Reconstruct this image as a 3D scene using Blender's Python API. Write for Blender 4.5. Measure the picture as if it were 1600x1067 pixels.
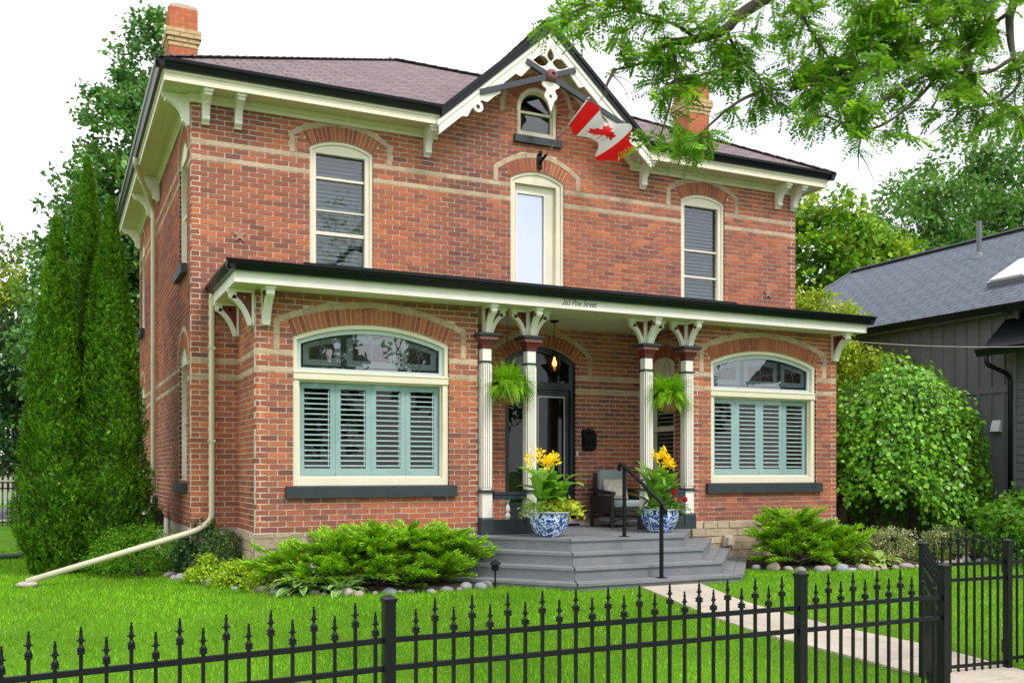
import bpy, bmesh, math, random
import numpy as np
from mathutils import Vector, Matrix, Euler, noise
R = math.radians
rnd = random.Random(7)
npr = np.random.default_rng(11)
scene = bpy.context.scene
for o in list(bpy.data.objects):
    bpy.data.objects.remove(o)

# ------------------------------------------------------------------ camera
CAM = Vector((-1.771, -14.18, 1.5))
YAW = R(25.43)
cd = bpy.data.cameras.new('camera')
cd.sensor_width = 36
cd.lens = 1514 * 36 / 1600
cd.shift_y = (735 - 533.5) / 1600
cd.clip_start = 0.05
cd.clip_end = 2000
cam = bpy.data.objects.new('camera', cd)
scene.collection.objects.link(cam)
cam.location = CAM
cam.rotation_euler = (R(90), 0, -YAW)
scene.camera = cam

# ------------------------------------------------------------------ light
SUN_EL, SUN_AZ = R(52), R(158)          # azimuth measured from +Y towards +X
world = bpy.data.worlds.new('World')
scene.world = world
world.use_nodes = True
wn, wl = world.node_tree.nodes, world.node_tree.links
wn.clear()
w_out = wn.new('ShaderNodeOutputWorld')
w_bg = wn.new('ShaderNodeBackground')
w_sky = wn.new('ShaderNodeTexSky')
w_sky.sky_type = 'NISHITA'
w_sky.sun_disc = False
w_sky.sun_elevation = SUN_EL
w_sky.sun_rotation = SUN_AZ
w_tc = wn.new('ShaderNodeTexCoord')
w_map = wn.new('ShaderNodeMapping')
w_map.inputs['Scale'].default_value = (1.0, 1.0, 2.2)
w_no = wn.new('ShaderNodeTexNoise')
w_no.inputs['Scale'].default_value = 2.3
w_no.inputs['Detail'].default_value = 7
w_no.inputs['Roughness'].default_value = 0.55
w_r = wn.new('ShaderNodeValToRGB')
w_r.color_ramp.elements[0].position = 0.34
w_r.color_ramp.elements[0].color = (0.66, 0.66, 0.66, 1)
w_r.color_ramp.elements[1].position = 0.55
w_r.color_ramp.elements[1].color = (1, 1, 1, 1)
w_mix = wn.new('ShaderNodeMix')
w_mix.data_type = 'RGBA'
w_mix.inputs['B'].default_value = (8.9, 9.0, 9.2, 1)
w_bg.inputs['Strength'].default_value = 0.1
wl.new(w_tc.outputs['Generated'], w_map.inputs['Vector'])
wl.new(w_map.outputs['Vector'], w_no.inputs['Vector'])
wl.new(w_no.outputs['Fac'], w_r.inputs['Fac'])
wl.new(w_r.outputs['Color'], w_mix.inputs['Factor'])
wl.new(w_sky.outputs['Color'], w_mix.inputs['A'])
wl.new(w_mix.outputs['Result'], w_bg.inputs['Color'])
wl.new(w_bg.outputs['Background'], w_out.inputs['Surface'])

sd = bpy.data.lights.new('sun', 'SUN')
sd.energy = 1.5
sd.angle = R(14)
sd.color = (1.0, 0.95, 0.87)
sun = bpy.data.objects.new('sun', sd)
scene.collection.objects.link(sun)
sdir = Vector((math.sin(SUN_AZ) * math.cos(SUN_EL), math.cos(SUN_AZ) * math.cos(SUN_EL), math.sin(SUN_EL)))
sun.rotation_euler = sdir.to_track_quat('Z', 'Y').to_euler()
sun.location = (3, -20, 30)

vs = scene.view_settings
vs.view_transform = 'Standard'
vs.look = 'None'
vs.exposure = 0.8
vs.gamma = 1
vs.use_curve_mapping = False
scene.render.engine = 'CYCLES'

# ------------------------------------------------------------------ materials
def hexlin(r, g, b):
    f = lambda c: (c / 255 / 12.92) if c / 255 <= 0.04045 else ((c / 255 + 0.055) / 1.055) ** 2.4
    return (f(r), f(g), f(b))

MATS = {}
def material(name, color, rough=0.6, var=0.12, vscale=6.0, bump=0.0, bscale=60.0, metal=0.0, attr=False,
             spec=0.5, coat=0.0, dirt=None, dscale=1.5, stretch=(1, 1, 1), orand=0.0):
    m = bpy.data.materials.new(name)
    m.use_nodes = True
    n, l = m.node_tree.nodes, m.node_tree.links
    p = n['Principled BSDF']
    p.inputs['Roughness'].default_value = rough
    p.inputs['Metallic'].default_value = metal
    p.inputs['Specular IOR Level'].default_value = spec
    p.inputs['Coat Weight'].default_value = coat
    tc = n.new('ShaderNodeTexCoord')
    mp = n.new('ShaderNodeMapping')
    mp.inputs['Scale'].default_value = stretch
    l.new(tc.outputs['Object'], mp.inputs['Vector'])
    no = n.new('ShaderNodeTexNoise')
    no.inputs['Scale'].default_value = vscale
    no.inputs['Detail'].default_value = 6
    no.inputs['Roughness'].default_value = 0.6
    l.new(mp.outputs['Vector'], no.inputs['Vector'])
    mr = n.new('ShaderNodeMapRange')
    mr.inputs['From Min'].default_value = 0.25
    mr.inputs['From Max'].default_value = 0.75
    mr.inputs['To Min'].default_value = 1 - var
    mr.inputs['To Max'].default_value = 1 + var
    l.new(no.outputs['Fac'], mr.inputs['Value'])
    mul = n.new('ShaderNodeMix')
    mul.data_type = 'RGBA'
    mul.blend_type = 'MULTIPLY'
    mul.inputs['Factor'].default_value = 1
    if attr:
        at = n.new('ShaderNodeAttribute')
        at.attribute_name = 'Col'
        l.new(at.outputs['Color'], mul.inputs['A'])
    else:
        mul.inputs['A'].default_value = (*color, 1)
    l.new(mr.outputs['Result'], mul.inputs['B'])
    src = mul.outputs['Result']
    if orand:                                   # each board or slab has its own tone
        oi = n.new('ShaderNodeObjectInfo')
        ro = n.new('ShaderNodeMapRange')
        ro.inputs['To Min'].default_value = 1 - orand
        ro.inputs['To Max'].default_value = 1 + orand
        l.new(oi.outputs['Random'], ro.inputs['Value'])
        m2 = n.new('ShaderNodeMix')
        m2.data_type = 'RGBA'
        m2.blend_type = 'MULTIPLY'
        m2.inputs['Factor'].default_value = 1
        l.new(src, m2.inputs['A'])
        l.new(ro.outputs['Result'], m2.inputs['B'])
        src = m2.outputs['Result']
    if dirt:
        n2 = n.new('ShaderNodeTexNoise')
        n2.inputs['Scale'].default_value = dscale
        n2.inputs['Detail'].default_value = 8
        n2.inputs['Roughness'].default_value = 0.7
        l.new(mp.outputs['Vector'], n2.inputs['Vector'])
        r2 = n.new('ShaderNodeMapRange')
        r2.inputs['From Min'].default_value = 0.52
        r2.inputs['From Max'].default_value = 0.75
        r2.inputs['To Max'].default_value = dirt[3]
        l.new(n2.outputs['Fac'], r2.inputs['Value'])
        mx = n.new('ShaderNodeMix')
        mx.data_type = 'RGBA'
        mx.inputs['B'].default_value = (*dirt[:3], 1)
        l.new(r2.outputs['Result'], mx.inputs['Factor'])
        l.new(src, mx.inputs['A'])
        src = mx.outputs['Result']
    l.new(src, p.inputs['Base Color'])
    if bump:
        nb = n.new('ShaderNodeTexNoise')
        nb.inputs['Scale'].default_value = bscale
        nb.inputs['Detail'].default_value = 4
        l.new(mp.outputs['Vector'], nb.inputs['Vector'])
        bp = n.new('ShaderNodeBump')
        bp.inputs['Strength'].default_value = bump
        bp.inputs['Distance'].default_value = 0.01
        l.new(nb.outputs['Fac'], bp.inputs['Height'])
        l.new(bp.outputs['Normal'], p.inputs['Normal'])
    MATS[name] = m
    return m

def leaf_material(name, rough=0.45, trans=0.3, spec=0.4):
    m = bpy.data.materials.new(name)
    m.use_nodes = True
    n, l = m.node_tree.nodes, m.node_tree.links
    p = n['Principled BSDF']
    p.inputs['Roughness'].default_value = rough
    p.inputs['Specular IOR Level'].default_value = spec
    at = n.new('ShaderNodeAttribute')
    at.attribute_name = 'Col'
    l.new(at.outputs['Color'], p.inputs['Base Color'])
    tr = n.new('ShaderNodeBsdfTranslucent')
    g = n.new('ShaderNodeMix')
    g.data_type = 'RGBA'
    g.blend_type = 'MULTIPLY'
    g.inputs['Factor'].default_value = 1
    g.inputs['B'].default_value = (1.25, 1.15, 0.5, 1)
    l.new(at.outputs['Color'], g.inputs['A'])
    l.new(g.outputs['Result'], tr.inputs['Color'])
    mx = n.new('ShaderNodeMixShader')
    mx.inputs['Fac'].default_value = trans
    l.new(p.outputs['BSDF'], mx.inputs[1])
    l.new(tr.outputs['BSDF'], mx.inputs[2])
    l.new(mx.outputs['Shader'], n['Material Output'].inputs['Surface'])
    MATS[name] = m
    return m

def glass_material(name, refl=0.10, tint=(0.85, 0.9, 0.9), rough=0.01, wav=0.0):
    m = bpy.data.materials.new(name)
    m.use_nodes = True
    n, l = m.node_tree.nodes, m.node_tree.links
    n.remove(n['Principled BSDF'])
    t = n.new('ShaderNodeBsdfTransparent')
    t.inputs['Color'].default_value = (*tint, 1)
    g = n.new('ShaderNodeBsdfGlossy')
    g.inputs['Roughness'].default_value = rough
    g.inputs['Color'].default_value = (0.95, 0.97, 1, 1)
    lw = n.new('ShaderNodeLayerWeight')
    lw.inputs['Blend'].default_value = 0.5
    f = n.new('ShaderNodeMath')
    f.operation = 'POWER'
    f.inputs[1].default_value = 5
    l.new(lw.outputs['Facing'], f.inputs[0])
    ad = n.new('ShaderNodeMath')
    ad.operation = 'ADD'
    ad.use_clamp = True
    ad.inputs[1].default_value = refl
    l.new(f.outputs[0], ad.inputs[0])
    mx = n.new('ShaderNodeMixShader')
    l.new(ad.outputs[0], mx.inputs['Fac'])
    l.new(t.outputs['BSDF'], mx.inputs[1])
    l.new(g.outputs['BSDF'], mx.inputs[2])
    l.new(mx.outputs['Shader'], n['Material Output'].inputs['Surface'])
    if wav:
        tc = n.new('ShaderNodeTexCoord')
        no = n.new('ShaderNodeTexNoise')
        no.inputs['Scale'].default_value = 2.5
        bp = n.new('ShaderNodeBump')
        bp.inputs['Strength'].default_value = wav
        bp.inputs['Distance'].default_value = 0.02
        l.new(tc.outputs['Object'], no.inputs['Vector'])
        l.new(no.outputs['Fac'], bp.inputs['Height'])
        l.new(bp.outputs['Normal'], g.inputs['Normal'])
    MATS[name] = m
    return m

def shingle_material(name, c1, c2, c3, row=0.14, tab=0.3):
    m = bpy.data.materials.new(name)
    m.use_nodes = True
    n, l = m.node_tree.nodes, m.node_tree.links
    p = n['Principled BSDF']
    p.inputs['Roughness'].default_value = 0.9
    uv = n.new('ShaderNodeUVMap')
    b = n.new('ShaderNodeTexBrick')
    b.inputs['Scale'].default_value = 1
    b.inputs['Brick Width'].default_value = tab
    b.inputs['Row Height'].default_value = row
    b.inputs['Mortar Size'].default_value = 0.014
    b.inputs['Mortar Smooth'].default_value = 0.3
    b.inputs['Color1'].default_value = (*c1, 1)
    b.inputs['Color2'].default_value = (*c2, 1)
    b.inputs['Mortar'].default_value = (*c3, 1)
    b.offset = 0.37
    l.new(uv.outputs['UV'], b.inputs['Vector'])
    no = n.new('ShaderNodeTexNoise')
    no.inputs['Scale'].default_value = 9
    no.inputs['Detail'].default_value = 8
    l.new(uv.outputs['UV'], no.inputs['Vector'])
    mr = n.new('ShaderNodeMapRange')
    mr.inputs['To Min'].default_value = 0.55
    mr.inputs['To Max'].default_value = 1.45
    l.new(no.outputs['Fac'], mr.inputs['Value'])
    mul = n.new('ShaderNodeMix')
    mul.data_type = 'RGBA'
    mul.blend_type = 'MULTIPLY'
    mul.inputs['Factor'].default_value = 1
    l.new(b.outputs['Color'], mul.inputs['A'])
    l.new(mr.outputs['Result'], mul.inputs['B'])
    l.new(mul.outputs['Result'], p.inputs['Base Color'])
    bp = n.new('ShaderNodeBump')
    bp.inputs['Strength'].default_value = 0.8
    bp.inputs['Distance'].default_value = 0.012
    bp.invert = True
    l.new(b.outputs['Fac'], bp.inputs['Height'])
    l.new(bp.outputs['Normal'], p.inputs['Normal'])
    MATS[name] = m
    return m

material('brick', (.3, .1, .06), rough=0.85, var=0.28, vscale=38, bump=0.35, bscale=120, attr=True, spec=0.25, dirt=(.17, .095, .08, .35), dscale=1.3)
material('mortar', (.76, .63, .53), rough=0.95, var=0.2, vscale=9, bump=0.3, bscale=150, spec=0.2)
material('cream', (.80, .735, .595), rough=0.45, var=0.05, vscale=3, dirt=(.50, .44, .33, .28), dscale=2.2)
material('cream_white', (.86, .825, .78), rough=0.42, var=0.05, vscale=4, dirt=(.50, .45, .38, .22), dscale=3)
material('soffit_paint', (.74, .68, .53), rough=0.55, var=0.06, vscale=3, dirt=(.52, .47, .34, .3), dscale=1.4)
material('navy', (.030, .040, .052), rough=0.5, var=0.2, vscale=5, bump=0.1, bscale=40)
material('gutter_black', (.006, .008, .012), rough=0.3, var=0.15, vscale=3, spec=0.3)
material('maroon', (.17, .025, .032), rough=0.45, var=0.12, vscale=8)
material('rose_brown', (.22, .075, .080), rough=0.5, var=0.12, vscale=8)
material('teal_paint', (.40, .53, .55), rough=0.45, var=0.05, vscale=3)
material('teal_slat', (.66, .76, .77), rough=0.45, var=0.05, vscale=3)
material('blind_or_sky', (.13, .17, .19), rough=0.5, var=0.1, vscale=4)
material('white_blind_or_sky', (.82, .84, .90), rough=0.7, var=0.02, vscale=2)  # porch window slats, and the painted sky reflection in the balcony door
material('interior', (.035, .032, .030), rough=0.9, var=0.3, vscale=2)
material('deck', (.20, .21, .235), rough=0.6, var=0.10, vscale=3, bump=0.2, bscale=50, dirt=(.29, .28, .27, .6), dscale=2.6, stretch=(1, 1, 1), orand=0.10)
material('iron', (.004, .006, .009), rough=0.38, var=0.2, vscale=12, spec=0.3)
material('door_dark', (.014, .020, .028), rough=0.3, var=0.15, vscale=4)
material('stone', (.4, .33, .24), rough=0.9, var=0.25, vscale=14, bump=0.5, bscale=45, attr=True, spec=0.25)
material('rock', (.4, .36, .33), rough=0.85, var=0.25, vscale=9, bump=0.4, bscale=30, attr=True, spec=0.3)
material('concrete', (.52, .45, .38), rough=0.9, var=0.14, vscale=3, bump=0.25, bscale=90, dirt=(.30, .26, .21, .65), dscale=1.6, spec=0.25, orand=0.06)
material('asphalt', (.11, .11, .12), rough=0.85, var=0.15, vscale=4, bump=0.2, bscale=120)
material('soil', (.045, .032, .024), rough=0.95, var=0.5, vscale=20, bump=0.9, bscale=35)
material('bark', (.075, .058, .046), rough=0.95, var=0.35, vscale=14, bump=0.9, bscale=25, stretch=(1, 1, .25))
material('bark_pale', (.16, .14, .115), rough=0.95, var=0.35, vscale=14, bump=0.9, bscale=25, stretch=(1, 1, .25))
material('stem', (.10, .16, .035), rough=0.6, var=0.2, vscale=10)
material('charcoal', (.155, .155, .178), rough=0.6, var=0.12, vscale=2, bump=0.08, bscale=30, stretch=(1, 1, .2))
material('charcoal_lap', (.12, .125, .135), rough=0.55, var=0.08, vscale=2)
material('steel', (.45, .46, .47), rough=0.35, var=0.1, vscale=8, metal=0.9)
material('wicker', (.030, .026, .024), rough=0.6, var=0.3, vscale=60, bump=0.8, bscale=120)
material('cushion', (.30, .36, .38), rough=0.9, var=0.06, vscale=20, bump=0.15, bscale=200)
material('coco', (.32, .19, .085), rough=0.95, var=0.4, vscale=30, bump=1.0, bscale=70)
material('ink', (.02, .02, .025), rough=0.5, var=0.05)
material('plastic_white', (.72, .74, .78), rough=0.4, var=0.04)
material('hose_green', (.02, .07, .045), rough=0.4, var=0.1)
material('buff_fence', (.42, .40, .38), rough=0.8, var=0.15)
leaf_material('leaf')
leaf_material('leaf_thin', rough=0.45, trans=0.45, spec=0.35)
leaf_material('leaf_gloss', rough=0.35, trans=0.25, spec=0.5)
leaf_material('needle', rough=0.6, trans=0.22, spec=0.25)
leaf_material('grass_blade', rough=0.55, trans=0.3, spec=0.3)
leaf_material('petal', rough=0.6, trans=0.3, spec=0.2)
glass_material('glass', refl=0.022, tint=(.92, .95, .95), wav=0.05)
glass_material('glass_sky', refl=0.075, tint=(.85, .88, .90), wav=0.10)
glass_material('glass_amber', refl=0.05, tint=(.95, .65, .3))
shingle_material('shingle_brown', (.165, .115, .125), (.23, .17, .18), (.05, .035, .042), row=0.165, tab=0.32)
shingle_material('shingle_blue', (.105, .12, .16), (.13, .147, .19), (.033, .04, .058), row=0.165, tab=0.38)

def lamp_material():
    m = bpy.data.materials.new('bulb')
    m.use_nodes = True
    p = m.node_tree.nodes['Principled BSDF']
    p.inputs['Base Color'].default_value = (1, .75, .4, 1)
    p.inputs['Emission Color'].default_value = (1, .55, .18, 1)
    p.inputs['Emission Strength'].default_value = 5
    MATS['bulb'] = m
lamp_material()

def china_material():
    # blue and white glazed bowl: large blue foliage scrolls on white
    m = bpy.data.materials.new('china')
    m.use_nodes = True
    n, l = m.node_tree.nodes, m.node_tree.links
    p = n['Principled BSDF']
    p.inputs['Roughness'].default_value = 0.15
    p.inputs['Coat Weight'].default_value = 0.5
    tc = n.new('ShaderNodeTexCoord')
    no = n.new('ShaderNodeTexNoise')
    no.inputs['Scale'].default_value = 11
    no.inputs['Detail'].default_value = 3
    no.inputs['Distortion'].default_value = 2.2
    l.new(tc.outputs['Object'], no.inputs['Vector'])
    cr = n.new('ShaderNodeValToRGB')
    e = cr.color_ramp.elements
    e[0].position = 0.36
    e[0].color = (.010, .035, .19, 1)
    e[1].position = 0.50
    e[1].color = (.045, .13, .48, 1)
    x = e.new(0.54)
    x.color = (.55, .66, .84, 1)
    x = e.new(0.64)
    x.color = (.74, .79, .87, 1)
    l.new(no.outputs['Fac'], cr.inputs['Fac'])
    l.new(cr.outputs['Color'], p.inputs['Base Color'])
    MATS['china'] = m
china_material()

def cloth_material(name, c):
    m = bpy.data.materials.new(name)
    m.use_nodes = True
    n, l = m.node_tree.nodes, m.node_tree.links
    p = n['Principled BSDF']
    p.inputs['Base Color'].default_value = (*c, 1)
    p.inputs['Roughness'].default_value = 0.7
    tr = n.new('ShaderNodeBsdfTranslucent')
    tr.inputs['Color'].default_value = (*c, 1)
    mx = n.new('ShaderNodeMixShader')
    mx.inputs['Fac'].default_value = 0.42
    l.new(p.outputs['BSDF'], mx.inputs[1])
    l.new(tr.outputs['BSDF'], mx.inputs[2])
    l.new(mx.outputs['Shader'], n['Material Output'].inputs['Surface'])
    MATS[name] = m
cloth_material('flag_red', (.88, .014, .016))
cloth_material('flag_white', (.88, .88, .90))

# ------------------------------------------------------------------ builders
COL = scene.collection
def link(o):
    COL.objects.link(o)
    return o

class MB:
    """collects faces in world coordinates, builds ONE mesh object"""
    def __init__(s):
        s.v, s.f, s.c = [], [], []
    def poly(s, pts, col=None):
        i = len(s.v)
        s.v += [tuple(p) for p in pts]
        s.f.append(tuple(range(i, i + len(pts))))
        s.c.append(col)
    def hexa(s, p, col=None, faces=((3, 2, 1, 0), (4, 5, 6, 7), (0, 1, 5, 4), (1, 2, 6, 5), (2, 3, 7, 6), (3, 0, 4, 7))):
        i = len(s.v)
        s.v += [tuple(q) for q in p]
        for f in faces:
            s.f.append(tuple(i + k for k in f))
            s.c.append(col)
    def box(s, x0, x1, y0, y1, z0, z1, col=None):
        s.hexa([(x0, y0, z0), (x1, y0, z0), (x1, y1, z0), (x0, y1, z0),
                (x0, y0, z1), (x1, y0, z1), (x1, y1, z1), (x0, y1, z1)], col)
    def bar(s, a, b, w, h, up=(0, 0, 1), col=None):
        """rectangular bar from a to b; w across, h along up"""
        a, b, up = Vector(a), Vector(b), Vector(up)
        d = (b - a).normalized()
        sd = d.cross(up)
        if sd.length < 1e-6:
            sd = d.cross(Vector((1, 0, 0)))
        sd.normalize()
        u = sd.cross(d).normalized()
        q = []
        for p in (a, b):
            q += [p - sd * w / 2 - u * h / 2, p + sd * w / 2 - u * h / 2, p + sd * w / 2 + u * h / 2, p - sd * w / 2 + u * h / 2]
        s.hexa(q, col)
    def tube(s, pts, rad, n=8, col=None, cap=True):
        pts = [Vector(p) for p in pts]
        if not hasattr(rad, '__len__'):
            rad = [rad] * len(pts)
        i0 = len(s.v)
        ref = Vector((0.13, 0.27, 1)).normalized()
        for k, p in enumerate(pts):
            d = (pts[min(k + 1, len(pts) - 1)] - pts[max(k - 1, 0)]).normalized()
            a = d.cross(ref)
            if a.length < 0.05:
                a = d.cross(Vector((1, 0, 0)))
            a.normalize()
            b = d.cross(a)
            for j in range(n):
                t = 2 * math.pi * j / n
                s.v.append(tuple(p + (a * math.cos(t) + b * math.sin(t)) * rad[k]))
        for k in range(len(pts) - 1):
            for j in range(n):
                a0 = i0 + k * n + j
                a1 = i0 + k * n + (j + 1) % n
                s.f.append((a0, a1, a1 + n, a0 + n))
                s.c.append(col)
        if cap:
            s.f.append(tuple(i0 + j for j in range(n))[::-1])
            s.c.append(col)
            s.f.append(tuple(i0 + (len(pts) - 1) * n + j for j in range(n)))
            s.c.append(col)
    def lathe(s, prof, c=(0, 0, 0), n=24, col=None, axis='z', sq=False):
        """prof = [(radius, height)]; sq makes it square in plan (n=4)"""
        i0 = len(s.v)
        if sq:
            n = 4
        for r, h in prof:
            for j in range(n):
                t = 2 * math.pi * (j + 0.5) / n if sq else 2 * math.pi * j / n
                rr = r * math.sqrt(2) if sq else r
                a, b = rr * math.cos(t), rr * math.sin(t)
                if axis == 'z':
                    s.v.append((c[0] + a, c[1] + b, c[2] + h))
                elif axis == 'y':
                    s.v.append((c[0] + a, c[1] + h, c[2] + b))
                else:
                    s.v.append((c[0] + h, c[1] + a, c[2] + b))
        for k in range(len(prof) - 1):
            for j in range(n):
                a0 = i0 + k * n + j
                a1 = i0 + k * n + (j + 1) % n
                s.f.append((a0, a1, a1 + n, a0 + n))
                s.c.append(col)
        s.f.append(tuple(i0 + j for j in range(n))[::-1])
        s.c.append(col)
        s.f.append(tuple(i0 + (len(prof) - 1) * n + j for j in range(n)))
        s.c.append(col)
    def extrude(s, poly, vec, fn, col=None):
        """poly: 2D pts; fn maps (a,b)->Vector; vec: extrusion"""
        p0 = [Vector(fn(a, b)) for a, b in poly]
        vec = Vector(vec)
        p1 = [p + vec for p in p0]
        n = len(poly)
        s.poly(p0, col)
        s.poly(p1[::-1], col)
        for k in range(n):
            s.poly([p0[k], p1[k], p1[(k + 1) % n], p0[(k + 1) % n]], col)
    def mesh(s, name, smooth=False):
        me = bpy.data.meshes.new(name)
        me.from_pydata(s.v, [], s.f)
        if any(c is not None for c in s.c):
            ca = me.color_attributes.new('Col', 'FLOAT_COLOR', 'CORNER')
            arr = []
            for f, c in zip(s.f, s.c):
                c = c or (.5, .5, .5)
                arr += [c[0], c[1], c[2], 1.0] * len(f)
            ca.data.foreach_set('color', arr)
        if smooth:
            me.polygons.foreach_set('use_smooth', [True] * len(me.polygons))
        me.update()
        return me

WINV = {}
def local_matrix(loc, rot, scale):
    m = Matrix.Translation(Vector(loc or (0, 0, 0)))
    if rot is not None:
        m = m @ Euler(rot).to_matrix().to_4x4()
    if scale is not None:
        m = m @ Matrix.Diagonal((*scale, 1))
    return m

def obj(name, src, m, parent=None, smooth=False, loc=None, kind=None, label=None, rot=None, scale=None):
    """one mesh object; src is an MB (world coordinates) or a mesh"""
    me = src.mesh(name, smooth) if isinstance(src, MB) else src
    if m is not None and len(me.materials) == 0:
        me.materials.append(MATS[m] if isinstance(m, str) else m)
    o = bpy.data.objects.new(name, me)
    link(o)
    if parent is not None:
        o.parent = parent
        o.matrix_parent_inverse = WINV[parent.name]
    if loc is not None:
        o.location = loc
    if rot is not None:
        o.rotation_euler = rot
    if scale is not None:
        o.scale = scale
    if kind:
        o['kind'] = kind
    if label:
        o['label'] = label
    WINV[o.name] = local_matrix(loc, rot, scale).inverted()      # children come in world coordinates too
    return o

def thing(name, label, cat, loc=(0, 0, 0), group=None):
    o = bpy.data.objects.new(name, None)
    link(o)
    o.location = loc
    o.empty_display_size = 0.1
    o['label'] = label
    o['category'] = cat
    if group:
        o['group'] = group
    WINV[o.name] = Matrix.Translation(-Vector(loc))
    return o

def tag(o, label, cat, group=None, kind=None):
    o['label'] = label
    if cat:
        o['category'] = cat
    if group:
        o['group'] = group
    if kind:
        o['kind'] = kind
    return o

def fill2d(outlines, fn, thick):
    """flat board with holes: outlines = list of 2D closed polygons, fn maps (a,b,c)->world, thickness along c"""
    cu = bpy.data.curves.new('t', 'CURVE')
    cu.dimensions = '2D'
    cu.fill_mode = 'BOTH'
    cu.extrude = thick / 2
    for ol in outlines:
        sp = cu.splines.new('POLY')
        sp.points.add(len(ol) - 1)
        for p, (a, b) in zip(sp.points, ol):
            p.co = (a, b, 0, 1)
        sp.use_cyclic_u = True
    t = bpy.data.objects.new('t', cu)
    link(t)
    dg = bpy.context.evaluated_depsgraph_get()
    me = bpy.data.meshes.new_from_object(t.evaluated_get(dg))
    bpy.data.objects.remove(t)
    bpy.data.curves.remove(cu)
    for v in me.vertices:
        v.co = fn(v.co.x, v.co.y, v.co.z)
    me.materials.clear()
    return me

def np_mesh(name, verts, quads, cols):
    """verts (N,3), quads (M,4 or 3), cols (N,3)"""
    me = bpy.data.meshes.new(name)
    verts = np.asarray(verts, np.float32)
    quads = np.asarray(quads, np.int32)
    k = quads.shape[1]
    me.vertices.add(len(verts))
    me.vertices.foreach_set('co', verts.ravel())
    me.loops.add(quads.size)
    me.loops.foreach_set('vertex_index', quads.ravel())
    me.polygons.add(len(quads))
    me.polygons.foreach_set('loop_start', np.arange(0, quads.size, k, dtype=np.int32))
    try:
        me.polygons.foreach_set('loop_total', np.full(len(quads), k, np.int32))
    except Exception:
        pass
    ca = me.color_attributes.new('Col', 'FLOAT_COLOR', 'POINT')
    c4 = np.ones((len(verts), 4), np.float32)
    c4[:, :3] = cols
    ca.data.foreach_set('color', c4.ravel())
    me.update(calc_edges=True)
    return me

def unit(a):
    return a / np.maximum(np.linalg.norm(a, axis=1, keepdims=True), 1e-9)

def leaf_arrays(P, D, Nn, L, W, C, fold=0.25):
    """leaf quads: base P, direction D, face normal Nn, length L, width W, colour C"""
    n = len(P)
    L = np.broadcast_to(np.asarray(L, float), (n,))[:, None]
    W = np.broadcast_to(np.asarray(W, float), (n,))[:, None]
    D = unit(D)
    S = unit(np.cross(D, Nn))
    U = np.cross(S, D)
    v = np.empty((n, 4, 3))
    v[:, 0] = P
    v[:, 1] = P + D * L * 0.45 + S * W * 0.5 + U * W * fold
    v[:, 2] = P + D * L
    v[:, 3] = P + D * L * 0.45 - S * W * 0.5 + U * W * fold
    q = np.arange(n * 4).reshape(n, 4)
    c = np.repeat(np.asarray(C)[:, None, :], 4, axis=1).reshape(-1, 3)
    return v.reshape(-1, 3), q, c

def join_arrays(lst):
    vs_, qs_, cs_, o = [], [], [], 0
    for v, q, c in lst:
        vs_.append(v)
        qs_.append(q + o)
        cs_.append(c)
        o += len(v)
    return np.concatenate(vs_), np.concatenate(qs_), np.concatenate(cs_)

LEAF_GAIN = 1.25
def pick_cols(n, pal, jit=0.12, w=None):
    pal = np.asarray(pal, float)
    i = npr.choice(len(pal), n, p=w)
    j = npr.choice(len(pal), n, p=w)
    t = npr.random((n, 1))
    c = pal[i] * (1 - t) + pal[j] * t
    return c * (1 + jit * npr.standard_normal((n, 1))).clip(0.5, 1.6) * LEAF_GAIN

def rand_dirs(n):
    return unit(npr.standard_normal((n, 3)))

# ================================================================== ground
def gz(x, y):
    """height of the ground: level round the house, falling gently to the street"""
    t = min(max((-3.4 - y) / 4.9, 0.0), 1.0)
    return -0.40 * (t * 0.85 + 0.15 * t * t * (3 - 2 * t))

def sheet(name, poly_fn, xs, ys, dz, m, kind='structure'):
    mb = MB()
    for j, y in enumerate(ys):
        for i, x in enumerate(xs):
            px, py = poly_fn(x, y)
            mb.v.append((px, py, gz(px, py) + dz))
    n = len(xs)
    for j in range(len(ys) - 1):
        for i in range(n - 1):
            mb.f.append((j * n + i, j * n + i + 1, (j + 1) * n + i + 1, (j + 1) * n + i))
            mb.c.append(None)
    o = obj(name, mb, m, smooth=True)
    o['kind'] = kind
    return o

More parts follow.
